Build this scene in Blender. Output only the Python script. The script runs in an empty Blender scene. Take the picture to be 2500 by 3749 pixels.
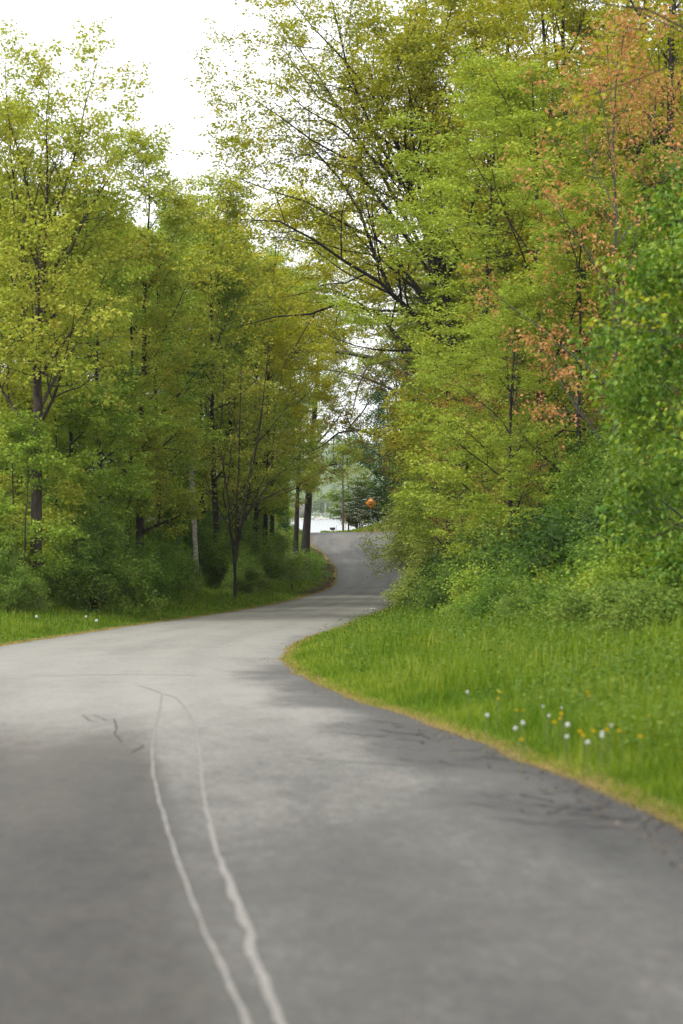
import bpy, math
import numpy as np
R = math.radians
sc = bpy.context.scene
col = sc.collection
PI = math.pi
EYE = 1.6
F = 7292.0                      # focal length in photo pixels (2500 wide)
CU, CV = 1250.0, 1874.5

# ------------------------------------------------------------------ camera
cd = bpy.data.cameras.new('camera'); cam = bpy.data.objects.new('camera', cd); col.objects.link(cam)
cam.location = (0, 0, EYE); cam.rotation_euler = (R(90), 0, 0)
cd.sensor_fit = 'VERTICAL'; cd.sensor_height = 36.0; cd.lens = 36.0 * F / 3749.0
cd.clip_start = 0.1; cd.clip_end = 9000
cd.dof.use_dof = True; cd.dof.focus_distance = 185; cd.dof.aperture_fstop = 2.2; cd.dof.aperture_blades = 0
sc.camera = cam
# ------------------------------------------------------------------ sky, sun, exposure
SUN_EL, SUN_AZ = 52.0, -40.0     # degrees; azimuth from +Y towards +X (behind the camera to the left is -140)
SUN_AZ = -125.0
w = bpy.data.worlds.new('World'); sc.world = w; w.use_nodes = True
nt = w.node_tree; nt.nodes.clear()
out = nt.nodes.new('ShaderNodeOutputWorld'); bg = nt.nodes.new('ShaderNodeBackground')
sky = nt.nodes.new('ShaderNodeTexSky'); sky.sky_type = 'NISHITA'; sky.sun_disc = False
sky.sun_elevation = R(SUN_EL); sky.sun_rotation = R(SUN_AZ); sky.dust_density = 2.0
tc = nt.nodes.new('ShaderNodeTexCoord'); mp = nt.nodes.new('ShaderNodeMapping'); mp.inputs['Scale'].default_value = (1.3, 1.3, 3.0)
nz = nt.nodes.new('ShaderNodeTexNoise'); nz.inputs['Scale'].default_value = 2.2; nz.inputs['Detail'].default_value = 5
cr = nt.nodes.new('ShaderNodeValToRGB')
cr.color_ramp.elements[0].position = .3; cr.color_ramp.elements[0].color = (7.4, 7.55, 7.85, 1)
cr.color_ramp.elements[1].position = .7; cr.color_ramp.elements[1].color = (9.3, 9.3, 9.3, 1)
mx = nt.nodes.new('ShaderNodeMixRGB'); mx.inputs[0].default_value = .93     # closed cloud deck in front of the blue
nt.links.new(tc.outputs['Generated'], mp.inputs[0]); nt.links.new(mp.outputs[0], nz.inputs[0]); nt.links.new(nz.outputs[0], cr.inputs[0])
nt.links.new(sky.outputs[0], mx.inputs[1]); nt.links.new(cr.outputs[0], mx.inputs[2])
nt.links.new(mx.outputs[0], bg.inputs[0]); bg.inputs[1].default_value = 0.1
nt.links.new(bg.outputs[0], out.inputs[0])
sl = bpy.data.lights.new('sun', 'SUN'); sl.energy = 1.5; sl.angle = R(11); sl.color = (1, .95, .87)
so = bpy.data.objects.new('sun', sl); col.objects.link(so)
_e, _a = R(SUN_EL), R(SUN_AZ)
_d = (math.sin(_a) * math.cos(_e), math.cos(_a) * math.cos(_e), math.sin(_e))
from mathutils import Vector
so.rotation_euler = Vector(_d).to_track_quat('Z', 'Y').to_euler(); so.location = (-30, -30, 60)
sc.view_settings.view_transform = 'Standard'; sc.view_settings.look = 'None'
sc.view_settings.exposure = 1.1; sc.view_settings.gamma = 1.0
sc.view_settings.use_curve_mapping = False
sc.render.engine = 'CYCLES'
sc.cycles.use_denoising = True; sc.cycles.denoiser = 'OPENIMAGEDENOISE'; sc.cycles.denoising_input_passes = 'RGB_ALBEDO_NORMAL'; sc.cycles.denoising_prefilter = 'NONE'
sc.cycles.max_bounces = 8; sc.cycles.diffuse_bounces = 2; sc.cycles.glossy_bounces = 2
sc.cycles.transmission_bounces = 4; sc.cycles.volume_bounces = 0; sc.cycles.transparent_max_bounces = 4

# ------------------------------------------------------------------ helpers
def mesh(name, V, Q=None, T=None, smooth=False):
    V = np.ascontiguousarray(V, np.float32).reshape(-1, 3)
    parts, starts, n = [], [], 0
    if Q is not None and len(Q):
        Q = np.asarray(Q, np.int32).reshape(-1, 4); parts.append(Q.ravel()); starts.append(n + 4 * np.arange(len(Q))); n += Q.size
    if T is not None and len(T):
        T = np.asarray(T, np.int32).reshape(-1, 3); parts.append(T.ravel()); starts.append(n + 3 * np.arange(len(T))); n += T.size
    me = bpy.data.meshes.new(name)
    me.vertices.add(len(V)); me.vertices.foreach_set('co', V.ravel())
    L = np.concatenate(parts).astype(np.int32); S = np.concatenate(starts).astype(np.int32)
    me.loops.add(len(L)); me.loops.foreach_set('vertex_index', L)
    me.polygons.add(len(S)); me.polygons.foreach_set('loop_start', S)
    if smooth: me.polygons.foreach_set('use_smooth', np.ones(len(S), bool))
    me.update(calc_edges=True)
    return me
def obj(name, me, mat=None, parent=None):
    o = bpy.data.objects.new(name, me); col.objects.link(o)
    if mat is not None and not me.materials: me.materials.append(mat)
    if parent is not None: o.parent = parent
    return o
def tag(o, label=None, cat=None, group=None, kind=None):
    if label: o['label'] = label
    if cat: o['category'] = cat
    if group: o['group'] = group
    if kind: o['kind'] = kind
    return o
def thing(name, label, cat, loc=(0, 0, 0), rz=0, group=None):
    o = bpy.data.objects.new(name, None); col.objects.link(o); o.empty_display_size = .2
    o.location = loc; o.rotation_euler = (0, 0, rz)
    return tag(o, label, cat, group)
def copy_tree(o, parent=None):
    kids = list(o.children); c = o.copy(); col.objects.link(c); c.parent = parent
    for k in kids: copy_tree(k, c)
    return c

class MB:
    """small mesh builder for hand-made things"""
    def __init__(s): s.V = []; s.Q = []; s.T = []; s.n = 0
    def add(s, V, Q=None, T=None):
        V = np.asarray(V, float).reshape(-1, 3)
        if Q is not None and len(Q): s.Q.append(np.asarray(Q).reshape(-1, 4) + s.n)
        if T is not None and len(T): s.T.append(np.asarray(T).reshape(-1, 3) + s.n)
        s.V.append(V); s.n += len(V)
    def box(s, c, d, bev=0):
        x, y, z = np.array(d) / 2.0
        b = min(bev, x * .9, y * .9, z * .9)
        if b <= 0:
            V = np.array([[i, j, k] for i in (-x, x) for j in (-y, y) for k in (-z, z)])
            s.add(V + c, [[0, 1, 3, 2], [4, 6, 7, 5], [0, 4, 5, 1], [2, 3, 7, 6], [0, 2, 6, 4], [1, 5, 7, 3]])
        else:
            r = lambda zz, xx, yy: [[-xx, -yy, zz], [xx, -yy, zz], [xx, yy, zz], [-xx, yy, zz]]
            V = np.array(r(-z, x - b, y - b) + r(-z + b, x, y) + r(z - b, x, y) + r(z, x - b, y - b))
            Q = [[3, 2, 1, 0], [12, 13, 14, 15]]
            for l in range(3):
                for i in range(4):
                    j = (i + 1) % 4; Q.append([l * 4 + i, l * 4 + j, l * 4 + 4 + j, l * 4 + 4 + i])
            s.add(V + c, Q)
    def tube(s, P, rad, k=8, cap=True):
        P = np.asarray(P, float); rad = np.broadcast_to(np.asarray(rad, float), (len(P),))
        V, Q = tubes(P[None], rad[None], k); s.add(V, Q)
        if cap:
            for e in (0, len(P) - 1):
                ring = V.reshape(len(P), k, 3)[e]
                T = [[k, i, (i + 1) % k] if e else [k, (i + 1) % k, i] for i in range(k)]
                s.add(np.vstack([ring, ring.mean(0)]), None, T)
    def build(s, name, mat, parent=None, smooth=False):
        Q = np.vstack(s.Q) if s.Q else None; T = np.vstack(s.T) if s.T else None
        return obj(name, mesh(name, np.vstack(s.V), Q, T, smooth), mat, parent)

def nrm(v): return v / np.maximum(np.linalg.norm(v, axis=-1, keepdims=True), 1e-9)
def tubes(P, Rd, k):
    """P (M,N,3), Rd (M,N) -> verts, quads of M tapered tubes"""
    M, N, _ = P.shape
    T = nrm(np.gradient(P, axis=1))
    mean = nrm(T.mean(1, keepdims=True))
    ref = np.where(np.abs(mean[..., 2:3]) > .8, np.array([1., 0, 0]), np.array([0, 0, 1.]))
    A = nrm(np.cross(T, np.broadcast_to(ref, T.shape))); B = np.cross(T, A)
    th = np.arange(k) / k * 2 * PI
    V = P[:, :, None] + Rd[:, :, None, None] * (np.cos(th)[:, None] * A[:, :, None] + np.sin(th)[:, None] * B[:, :, None])
    m = np.arange(M)[:, None, None] * N * k; n = np.arange(N - 1)[None, :, None] * k; i = np.arange(k)[None, None]
    j = (i + 1) % k
    Q = np.stack([m + n + i, m + n + k + i, m + n + k + j, m + n + j], -1)
    return V.reshape(-1, 3), Q.reshape(-1, 4)
_hr = np.random.default_rng(5).random((256, 256))
def vnoise(x, y):
    x = np.asarray(x, float); y = np.asarray(y, float)
    xi = np.floor(x).astype(int); yi = np.floor(y).astype(int); fx = x - xi; fy = y - yi
    fx = fx * fx * (3 - 2 * fx); fy = fy * fy * (3 - 2 * fy); g = lambda a, b: _hr[a % 256, b % 256]
    return (g(xi, yi) * (1 - fx) + g(xi + 1, yi) * fx) * (1 - fy) + (g(xi, yi + 1) * (1 - fx) + g(xi + 1, yi + 1) * fx) * fy
def fbm(x, y, o=4):
    s = 0; a = .5
    for i in range(o): s = s + a * vnoise(x * 2 ** i + 17 * i, y * 2 ** i + 31 * i); a *= .5
    return s / (1 - .5 ** o)
def sst(a, b, x):
    t = np.clip((np.asarray(x, float) - a) / (b - a), 0, 1); return t * t * (3 - 2 * t)

# ------------------------------------------------------------------ materials
def newmat(name):
    m = bpy.data.materials.new(name); m.use_nodes = True
    return m, m.node_tree, m.node_tree.nodes['Principled BSDF']
def simple(name, c, rough=.6, metal=0, bump=0, bscale=30, var=.15, spec=.4):
    m, t, p = newmat(name); N = t.nodes; L = t.links
    p.inputs['Roughness'].default_value = rough; p.inputs['Metallic'].default_value = metal; p.inputs['Specular IOR Level'].default_value = spec
    co = N.new('ShaderNodeTexCoord'); n = N.new('ShaderNodeTexNoise'); n.inputs['Scale'].default_value = bscale; n.inputs['Detail'].default_value = 5
    L.new(co.outputs['Object'], n.inputs[0])
    r = N.new('ShaderNodeValToRGB'); e = r.color_ramp.elements
    e[0].position = .3; e[1].position = .72
    e[0].color = (*[x * (1 - var) for x in c], 1); e[1].color = (*[min(1, x * (1 + var)) for x in c], 1)
    L.new(n.outputs[0], r.inputs[0]); L.new(r.outputs[0], p.inputs['Base Color'])
    if bump:
        b = N.new('ShaderNodeBump'); b.inputs['Strength'].default_value = bump; b.inputs['Distance'].default_value = .02
        L.new(n.outputs[0], b.inputs['Height']); L.new(b.outputs[0], p.inputs['Normal'])
    return m
def bark(name, c, zs=.25, sc_=9, moss=None):
    m, t, p = newmat(name); N = t.nodes; L = t.links
    p.inputs['Roughness'].default_value = .9; p.inputs['Specular IOR Level'].default_value = .15
    co = N.new('ShaderNodeTexCoord'); mpp = N.new('ShaderNodeMapping'); mpp.inputs['Scale'].default_value = (1, 1, zs)
    n = N.new('ShaderNodeTexNoise'); n.inputs['Scale'].default_value = sc_; n.inputs['Detail'].default_value = 6; n.inputs['Roughness'].default_value = .65
    L.new(co.outputs['Object'], mpp.inputs[0]); L.new(mpp.outputs[0], n.inputs[0])
    r = N.new('ShaderNodeValToRGB'); e = r.color_ramp.elements; e[0].position = .35; e[1].position = .68
    e[0].color = (*[x * .45 for x in c], 1); e[1].color = (*[x * 1.5 for x in c], 1)
    L.new(n.outputs[0], r.inputs[0]); last = r.outputs[0]
    if moss:
        n2 = N.new('ShaderNodeTexNoise'); n2.inputs['Scale'].default_value = 1.7; n2.inputs['Detail'].default_value = 4
        L.new(co.outputs['Object'], n2.inputs[0])
        r2 = N.new('ShaderNodeValToRGB'); r2.color_ramp.elements[0].position = .5; r2.color_ramp.elements[1].position = .62
        L.new(n2.outputs[0], r2.inputs[0]); mm = N.new('ShaderNodeMixRGB'); L.new(r2.outputs[0], mm.inputs[0]); L.new(last, mm.inputs[1]); mm.inputs[2].default_value = (*moss, 1); last = mm.outputs[0]
    L.new(last, p.inputs['Base Color'])
    b = N.new('ShaderNodeBump'); b.inputs['Strength'].default_value = .9; b.inputs['Distance'].default_value = .05
    L.new(n.outputs[0], b.inputs['Height']); L.new(b.outputs[0], p.inputs['Normal'])
    return m
def leafmat(name, cols, trans=.33, nscale=.6, rough=.55, spec=.12):
    """cols: (position, rgb); picked per leaf, shifted slowly through the crown"""
    m, t, p = newmat(name); N = t.nodes; L = t.links
    g = N.new('ShaderNodeNewGeometry'); co = N.new('ShaderNodeTexCoord'); n = N.new('ShaderNodeTexNoise')
    n.inputs['Scale'].default_value = nscale; n.inputs['Detail'].default_value = 2; L.new(co.outputs['Object'], n.inputs[0])
    oi = N.new('ShaderNodeObjectInfo')
    a = N.new('ShaderNodeMath'); a.operation = 'MULTIPLY_ADD'; a.inputs[1].default_value = .55; L.new(g.outputs['Random Per Island'], a.inputs[0])
    b = N.new('ShaderNodeMath'); b.operation = 'MULTIPLY_ADD'; b.inputs[1].default_value = 1.0; b.inputs[2].default_value = -.33; L.new(n.outputs[0], b.inputs[0])
    c = N.new('ShaderNodeMath'); c.operation = 'MULTIPLY_ADD'; c.inputs[1].default_value = .16; L.new(oi.outputs['Random'], c.inputs[0]); L.new(b.outputs[0], c.inputs[2])
    L.new(c.outputs[0], a.inputs[2])
    r = N.new('ShaderNodeValToRGB'); e = r.color_ramp.elements
    e[0].position = cols[0][0]; e[0].color = (*cols[0][1], 1); e[1].position = cols[-1][0]; e[1].color = (*cols[-1][1], 1)
    for q in cols[1:-1]: k = e.new(q[0]); k.color = (*q[1], 1)
    L.new(a.outputs[0], r.inputs[0]); L.new(r.outputs[0], p.inputs['Base Color'])
    p.inputs['Roughness'].default_value = rough; p.inputs['Specular IOR Level'].default_value = spec
    tr = N.new('ShaderNodeBsdfTranslucent'); hs = N.new('ShaderNodeHueSaturation'); hs.inputs['Saturation'].default_value = 1.08; hs.inputs['Value'].default_value = 1.25; hs.inputs['Hue'].default_value = .492
    L.new(r.outputs[0], hs.inputs['Color']); L.new(hs.outputs[0], tr.inputs[0])
    ms = N.new('ShaderNodeMixShader'); ms.inputs[0].default_value = trans
    L.new(p.outputs[0], ms.inputs[1]); L.new(tr.outputs[0], ms.inputs[2])
    L.new(ms.outputs[0], N['Material Output'].inputs[0])
    return m
LM = dict(
    olive=leafmat('leaf_olive', [(.05, (.22, .30, .04)), (.4, (.33, .40, .05)), (.75, (.44, .45, .065)), (1.0, (.42, .33, .07))]),
    oak=leafmat('leaf_oak', [(.05, (.17, .22, .024)), (.4, (.30, .33, .032)), (.75, (.44, .41, .04)), (1.0, (.45, .31, .045))]),
    fresh=leafmat('leaf_fresh', [(.05, (.12, .22, .03)), (.4, (.22, .33, .042)), (.75, (.32, .41, .055)), (.95, (.38, .40, .065))]),
    mid=leafmat('leaf_mid', [(.05, (.06, .14, .018)), (.45, (.11, .205, .024)), (.95, (.22, .30, .04))]),
    lime=leafmat('leaf_lime', [(.05, (.15, .25, .032)), (.45, (.285, .38, .048)), (.95, (.44, .49, .065))]),
    yellow=leafmat('leaf_yellow', [(.05, (.34, .37, .025)), (.5, (.45, .46, .03)), (.95, (.52, .48, .035))]),
    red=leafmat('leaf_red', [(.05, (.24, .29, .04)), (.4, (.36, .30, .06)), (.55, (.50, .24, .10)), (.95, (.55, .30, .11))], trans=.4),
    rust=leafmat('leaf_rust', [(.05, (.15, .20, .03)), (.45, (.25, .23, .04)), (.95, (.30, .16, .05))]),
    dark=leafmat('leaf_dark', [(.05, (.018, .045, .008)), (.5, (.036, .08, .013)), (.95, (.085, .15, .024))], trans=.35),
    pale=leafmat('leaf_pale', [(.05, (.22, .30, .06)), (.5, (.34, .42, .085)), (.95, (.46, .50, .12))]),
    bush=leafmat('leaf_bush', [(.05, (.065, .14, .022)), (.5, (.14, .23, .036)), (.95, (.30, .36, .07))]),
    deep=leafmat('leaf_deep', [(.05, (.045, .12, .012)), (.5, (.11, .21, .02)), (.95, (.32, .39, .035))], spec=.25),
    white=leafmat('petal_white', [(.05, (.6, .6, .45)), (.9, (.8, .8, .7))], trans=.3),
    ivy=leafmat('leaf_ivy', [(.05, (.02, .06, .016)), (.6, (.045, .11, .024)), (.95, (.09, .17, .03))], trans=.2),
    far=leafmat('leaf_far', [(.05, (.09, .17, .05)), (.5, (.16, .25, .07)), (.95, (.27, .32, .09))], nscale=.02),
)
BK = dict(dark=bark('bark_dark', (.036, .031, .026)), grey=bark('bark_grey', (.10, .088, .074), moss=(.07, .085, .045)),
          brown=bark('bark_brown', (.06, .049, .038)), twig=bark('bark_twig', (.075, .06, .048)))

# ------------------------------------------------------------------ the lie of the land
_Yk = [-80, 0, 6, 15, 25, 42, 60, 80, 100, 130, 146, 160, 170, 178, 183, 190, 197, 205, 220, 245, 400]
_dk = [.9, 1.6, 1.63, 1.85, 2.28, 3.0, 3.6, 4.15, 4.6, 5.1, 5.1, 4.3, 3.2, 2.08, 1.86, 2.0, 2.4, 3.4, 6.2, 9, 12]
_Yf = np.arange(-80, 400, .25); _df = np.interp(_Yf, _Yk, _dk)
_kk = np.exp(-.5 * (np.arange(-24, 25) * .25 / 2.0) ** 2); _kk /= _kk.sum()
_df = np.convolve(np.pad(_df, 24, mode='edge'), _kk, 'valid')
def drop(Y): return np.interp(Y, _Yf, _df)
def zroad(Y): return EYE - drop(Y)
_Ys = np.arange(4, 183, .25); _vs = CV + drop(_Ys) * F / _Ys
def Y_of_v(v): return np.interp(-np.asarray(v, float), -_vs, _Ys)
_re = [(1418, 2009), (1480, 2036), (1512, 2071), (1505, 2098), (1490, 2143), (1456, 2187), (1427, 2223), (1315, 2263), (1235, 2299), (1143, 2325),
       (1057, 2368), (1024, 2416), (1096, 2473), (1220, 2531), (1364, 2588), (1574, 2645), (1765, 2722), (1957, 2808), (2148, 2865), (2340, 2961), (2500, 3025)]
_le = [(1141, 1953), (1137, 1995), (1186, 2022), (1230, 2076), (1235, 2107), (1215, 2150), (1150, 2174), (1078, 2196), (900, 2232), (700, 2262), (450, 2296), (200, 2335), (0, 2365)]
def _edge(pts, extra):
    y = [float(Y_of_v(v)) for u, v in pts]; x = [(u - CU) * yy / F for (u, v), yy in zip(pts, y)]
    a = sorted(list(zip(y, x)) + extra); a = np.array(a); g = np.arange(-80, 420, .25); e = np.interp(g, a[:, 0], a[:, 1])
    k = np.exp(-.5 * (np.arange(-16, 17) * .25 / 1.2) ** 2); k /= k.sum()
    return np.convolve(np.pad(e, 16, mode='edge'), k, 'valid')
_g = np.arange(-80, 420, .25)
_XR = _edge(_re, [(6, 2.35), (0, 2.9), (-30, 5), (-80, 12), (175, 4.6), (178.5, 8), (181, 14), (186, 16), (190, 16.2), (420, 17)])
_XL = _edge(_le, [(41, -8.0), (34, -7.4), (25, -6.3), (15, -5.1), (6, -4.3), (0, -3.9), (-30, -2), (-80, 5), (186, -2.9), (420, -3)])
def XR(Y): return np.interp(Y, _g, _XR) + .10 * (fbm(np.asarray(Y, float) * .8, np.asarray(Y, float) * 0 + 3.3, 4) - .5) * 2
def XL(Y): return np.interp(Y, _g, _XL) + .10 * (fbm(np.asarray(Y, float) * .8, np.asarray(Y, float) * 0 + 9.7, 4) - .5) * 2
ROAD_END = 186.0
LAKE = EYE - 5.4
def ground(X, Y):
    X = np.asarray(X, float); Y = np.asarray(Y, float)
    z = zroad(Y)
    sl_ = np.maximum(XL(Y) - X, 0); sr_ = np.maximum(X - XR(Y), 0)
    near = sst(125, 150, Y); land = 1 - sst(186, 200, Y)
    wl = 7.5 - 3.9 * near
    z = z + (.55 + .1 * near) * sst(0, wl, sl_) * land + .5 * sst(wl, wl + 25, sl_) * land
    z = z + .55 * sst(0, 5.5, sr_) * (1 - sst(174, 180, Y)) + 1.3 * sst(4, 16, sr_) * land
    z = z + (1.0 * sst(-.6, 5, X) + .5 * sst(5, 12, X)) * sst(185.5, 190, Y) * (1 - sst(200, 212, Y))
    z = z + .10 * (fbm(X * .35, Y * .35, 3) - .5) * sst(.3, 2, sl_ + sr_)
    return z
def place(u, Y): return (u - CU) * Y / F
def hit(u, v, h=0):
    Y = np.arange(6, 200, .05); X = (u - CU) * Y / F; z = EYE - (v - CV) * Y / F
    i = np.argmax(z <= ground(X, Y) + h)
    return float(X[i]), float(Y[i])
def W(u, v, Y): return np.array([(u - CU) * Y / F, Y, EYE - (v - CV) * Y / F])

# rows follow the road edges so that every edge is a clean line of vertices
rows = np.concatenate([np.arange(-70, 0, 5), np.arange(0, 30, .3), np.arange(30, 70, .5), np.arange(70, 215, .8), np.arange(215, 300, 5), [320, 400]])
rows = np.sort(np.concatenate([rows, [ROAD_END - .02, ROAD_END + .02]]))
sL = np.array([150, 90, 60, 42, 32, 25, 20, 16, 13, 10.5, 8.5, 7, 6, 5, 4.2, 3.5, 2.8, 2.2, 1.7, 1.3, 1, .75, .55, .38, .25, .14, .05, 0.])
sR = sL[::-1]
mid_ = np.array([.02, .2, .4, .6, .8, .98])
Lx, Rx = XL(rows), XR(rows)
Xg = np.concatenate([Lx[:, None] - sL, Lx[:, None] + (Rx - Lx)[:, None] * mid_, Rx[:, None] + sR], 1)
Yg = np.broadcast_to(rows[:, None], Xg.shape)
Zg = ground(Xg, Yg)
inside = np.zeros(Xg.shape, bool); inside[:, len(sL):len(sL) + len(mid_)] = True
Zg = np.where(inside & (Yg < ROAD_END), Zg - .08, Zg)
Zg[:, [len(sL) - 1, len(sL) + len(mid_)]] -= np.where(rows < ROAD_END, .02, 0)[:, None]
def grid_quads(nr, nc):
    i = np.arange(nr - 1)[:, None] * nc + np.arange(nc - 1)[None]
    return np.stack([i, i + 1, i + nc + 1, i + nc], -1).reshape(-1, 4)
gm = mesh('ground', np.stack([Xg, Yg, Zg], -1), grid_quads(*Xg.shape), smooth=True)
sdist = np.where(inside, 0, np.maximum(np.maximum(Lx[:, None] - Xg, Xg - Rx[:, None]), 0))
at = gm.attributes.new('edge', 'FLOAT', 'POINT'); at.data.foreach_set('value', sdist.ravel().astype(np.float32))
side = (Xg < (Lx + Rx)[:, None] / 2)
wood = np.where(side, sst(3.6, 5.5, sdist + 3.0 * sst(128, 148, Yg)), sst(4.5, 8, sdist))
wood = np.where(Yg > 184, wood * .2, wood)
at = gm.attributes.new('wood', 'FLOAT', 'POINT'); at.data.foreach_set('value', wood.ravel().astype(np.float32))
def ground_mat():
    m, t, p = newmat('earth_and_turf'); N = t.nodes; L = t.links
    p.inputs['Roughness'].default_value = .95; p.inputs['Specular IOR Level'].default_value = .1
    co = N.new('ShaderNodeTexCoord')
    def noise(s, d=5):
        n = N.new('ShaderNodeTexNoise'); n.inputs['Scale'].default_value = s; n.inputs['Detail'].default_value = d; L.new(co.outputs['Object'], n.inputs[0]); return n.outputs[0]
    def ramp(i, *st):
        r = N.new('ShaderNodeValToRGB'); e = r.color_ramp.elements
        e[0].position, e[0].color = st[0][0], (*st[0][1], 1); e[1].position, e[1].color = st[-1][0], (*st[-1][1], 1)
        for q in st[1:-1]: k = e.new(q[0]); k.color = (*q[1], 1)
        L.new(i, r.inputs[0]); return r.outputs[0]
    def mix(f, a, b):
        k = N.new('ShaderNodeMixRGB'); L.new(f, k.inputs[0]); L.new(a, k.inputs[1]); L.new(b, k.inputs[2]); return k.outputs[0]
    def attr(n):
        k = N.new('ShaderNodeAttribute'); k.attribute_name = n; return k.outputs['Fac']
    turf = ramp(noise(2.5, 8), (.3, (.035, .06, .012)), (.55, (.06, .10, .016)), (.75, (.10, .13, .025)))
    straw = ramp(noise(14, 8), (.3, (.13, .085, .04)), (.5, (.26, .19, .075)), (.7, (.34, .27, .12)))
    leafy = ramp(noise(9, 10), (.32, (.02, .016, .01)), (.48, (.06, .042, .024)), (.62, (.12, .085, .055)), (.75, (.05, .07, .02)))
    ed = N.new('ShaderNodeMath'); ed.operation = 'MULTIPLY_ADD'; L.new(noise(3), ed.inputs[0]); ed.inputs[1].default_value = -.36; L.new(attr('edge'), ed.inputs[2])
    f = ramp(ed.outputs[0], (0.0, (0, 0, 0)), (.12, (1, 1, 1)))
    c = mix(f, straw, turf); c = mix(attr('wood'), c, leafy)
    L.new(c, p.inputs['Base Color'])
    b = N.new('ShaderNodeBump'); b.inputs['Strength'].default_value = .7; b.inputs['Distance'].default_value = .05; L.new(noise(18, 6), b.inputs['Height']); L.new(b.outputs[0], p.inputs['Normal'])
    return m
tag(obj('ground', gm, ground_mat()), 'grassy verges and wooded ground beside the road', None, None, 'structure')

# ------------------------------------------------------------------ road
rr = np.concatenate([np.arange(-60, 0, 4), np.arange(0, 24, .09), np.arange(24, 60, .2), np.arange(60, ROAD_END, .5), [ROAD_END]])
tt = np.linspace(0, 1, 61)
a_, b_ = XL(rr), XR(rr)
Xr = a_[:, None] + (b_ - a_)[:, None] * tt; Yr = np.broadcast_to(rr[:, None], Xr.shape)
base_z = zroad(Yr); crown = .05 * (1 - (2 * tt - 1) ** 2)
sag = .012 * (fbm(Xr * 1.2, Yr * .5, 3) - .5)
Zr = base_z + crown + sag + .006
rm = mesh('road', np.stack([Xr, Yr, Zr], -1), grid_quads(*Xr.shape), smooth=True)
def zr_at(X, Y):
    t = (X - XL(Y)) / (XR(Y) - XL(Y)); return zroad(Y) + .05 * (1 - (2 * t - 1) ** 2) + .012 * (fbm(np.asarray(X) * 1.2, np.asarray(Y) * .5, 3) - .5) + .006
# wear and painted sky sheen: patches of older and newer asphalt, polished wheel tracks, crumbling edges
el = Xr - a_[:, None]; er = b_[:, None] - Xr
tone = .5 + .2 * (fbm(Xr * .8 + 3, Yr * .16, 4) - .5) + .16 * (fbm(Xr * 3.1, Yr * .8, 4) - .5)
tr_ = lambda c: np.exp(-((tt[None] - c) / .07) ** 2)
tone = tone + .09 * (tr_(.2) + tr_(.42) + tr_(.62) + tr_(.84))
seam = -.30 - (Yr - 6.3) * .118 + .05 * (fbm(Yr * .9, Yr * 0 + 5, 3) - .5)
old = sst(.0, .22, seam - Xr) * (1 - sst(13, 20, Yr + 3 * (fbm(Xr * .9, Yr * .4, 3) - .5)))
tone = tone - .30 * old * (.75 + .5 * fbm(Xr * 1.5, Yr * .5, 3))
frn = fbm(Xr * 1.6, Yr * .45 + 40, 4)
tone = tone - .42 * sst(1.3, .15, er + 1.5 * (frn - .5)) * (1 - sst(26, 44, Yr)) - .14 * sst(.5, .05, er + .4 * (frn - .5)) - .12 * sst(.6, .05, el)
tone = tone - .22 + .47 * sst(8, 24, Yr) * (1 - .55 * sst(70, 120, Yr)) - .10 * sst(110, 140, Yr) * (1 - sst(165, 178, Yr))  # grazing sky sheen and lens falloff painted in by distance, darker in the dip
tone = tone + .16 * (fbm(Xr * 6 + 3, Yr * 2.2, 3) - .5) + .08 * (fbm(Xr * 1.1 + 70, Yr * .12, 3) - .5)
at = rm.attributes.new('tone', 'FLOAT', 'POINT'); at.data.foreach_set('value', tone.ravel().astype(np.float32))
at = rm.attributes.new('old', 'FLOAT', 'POINT'); at.data.foreach_set('value', old.ravel().astype(np.float32))
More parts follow.
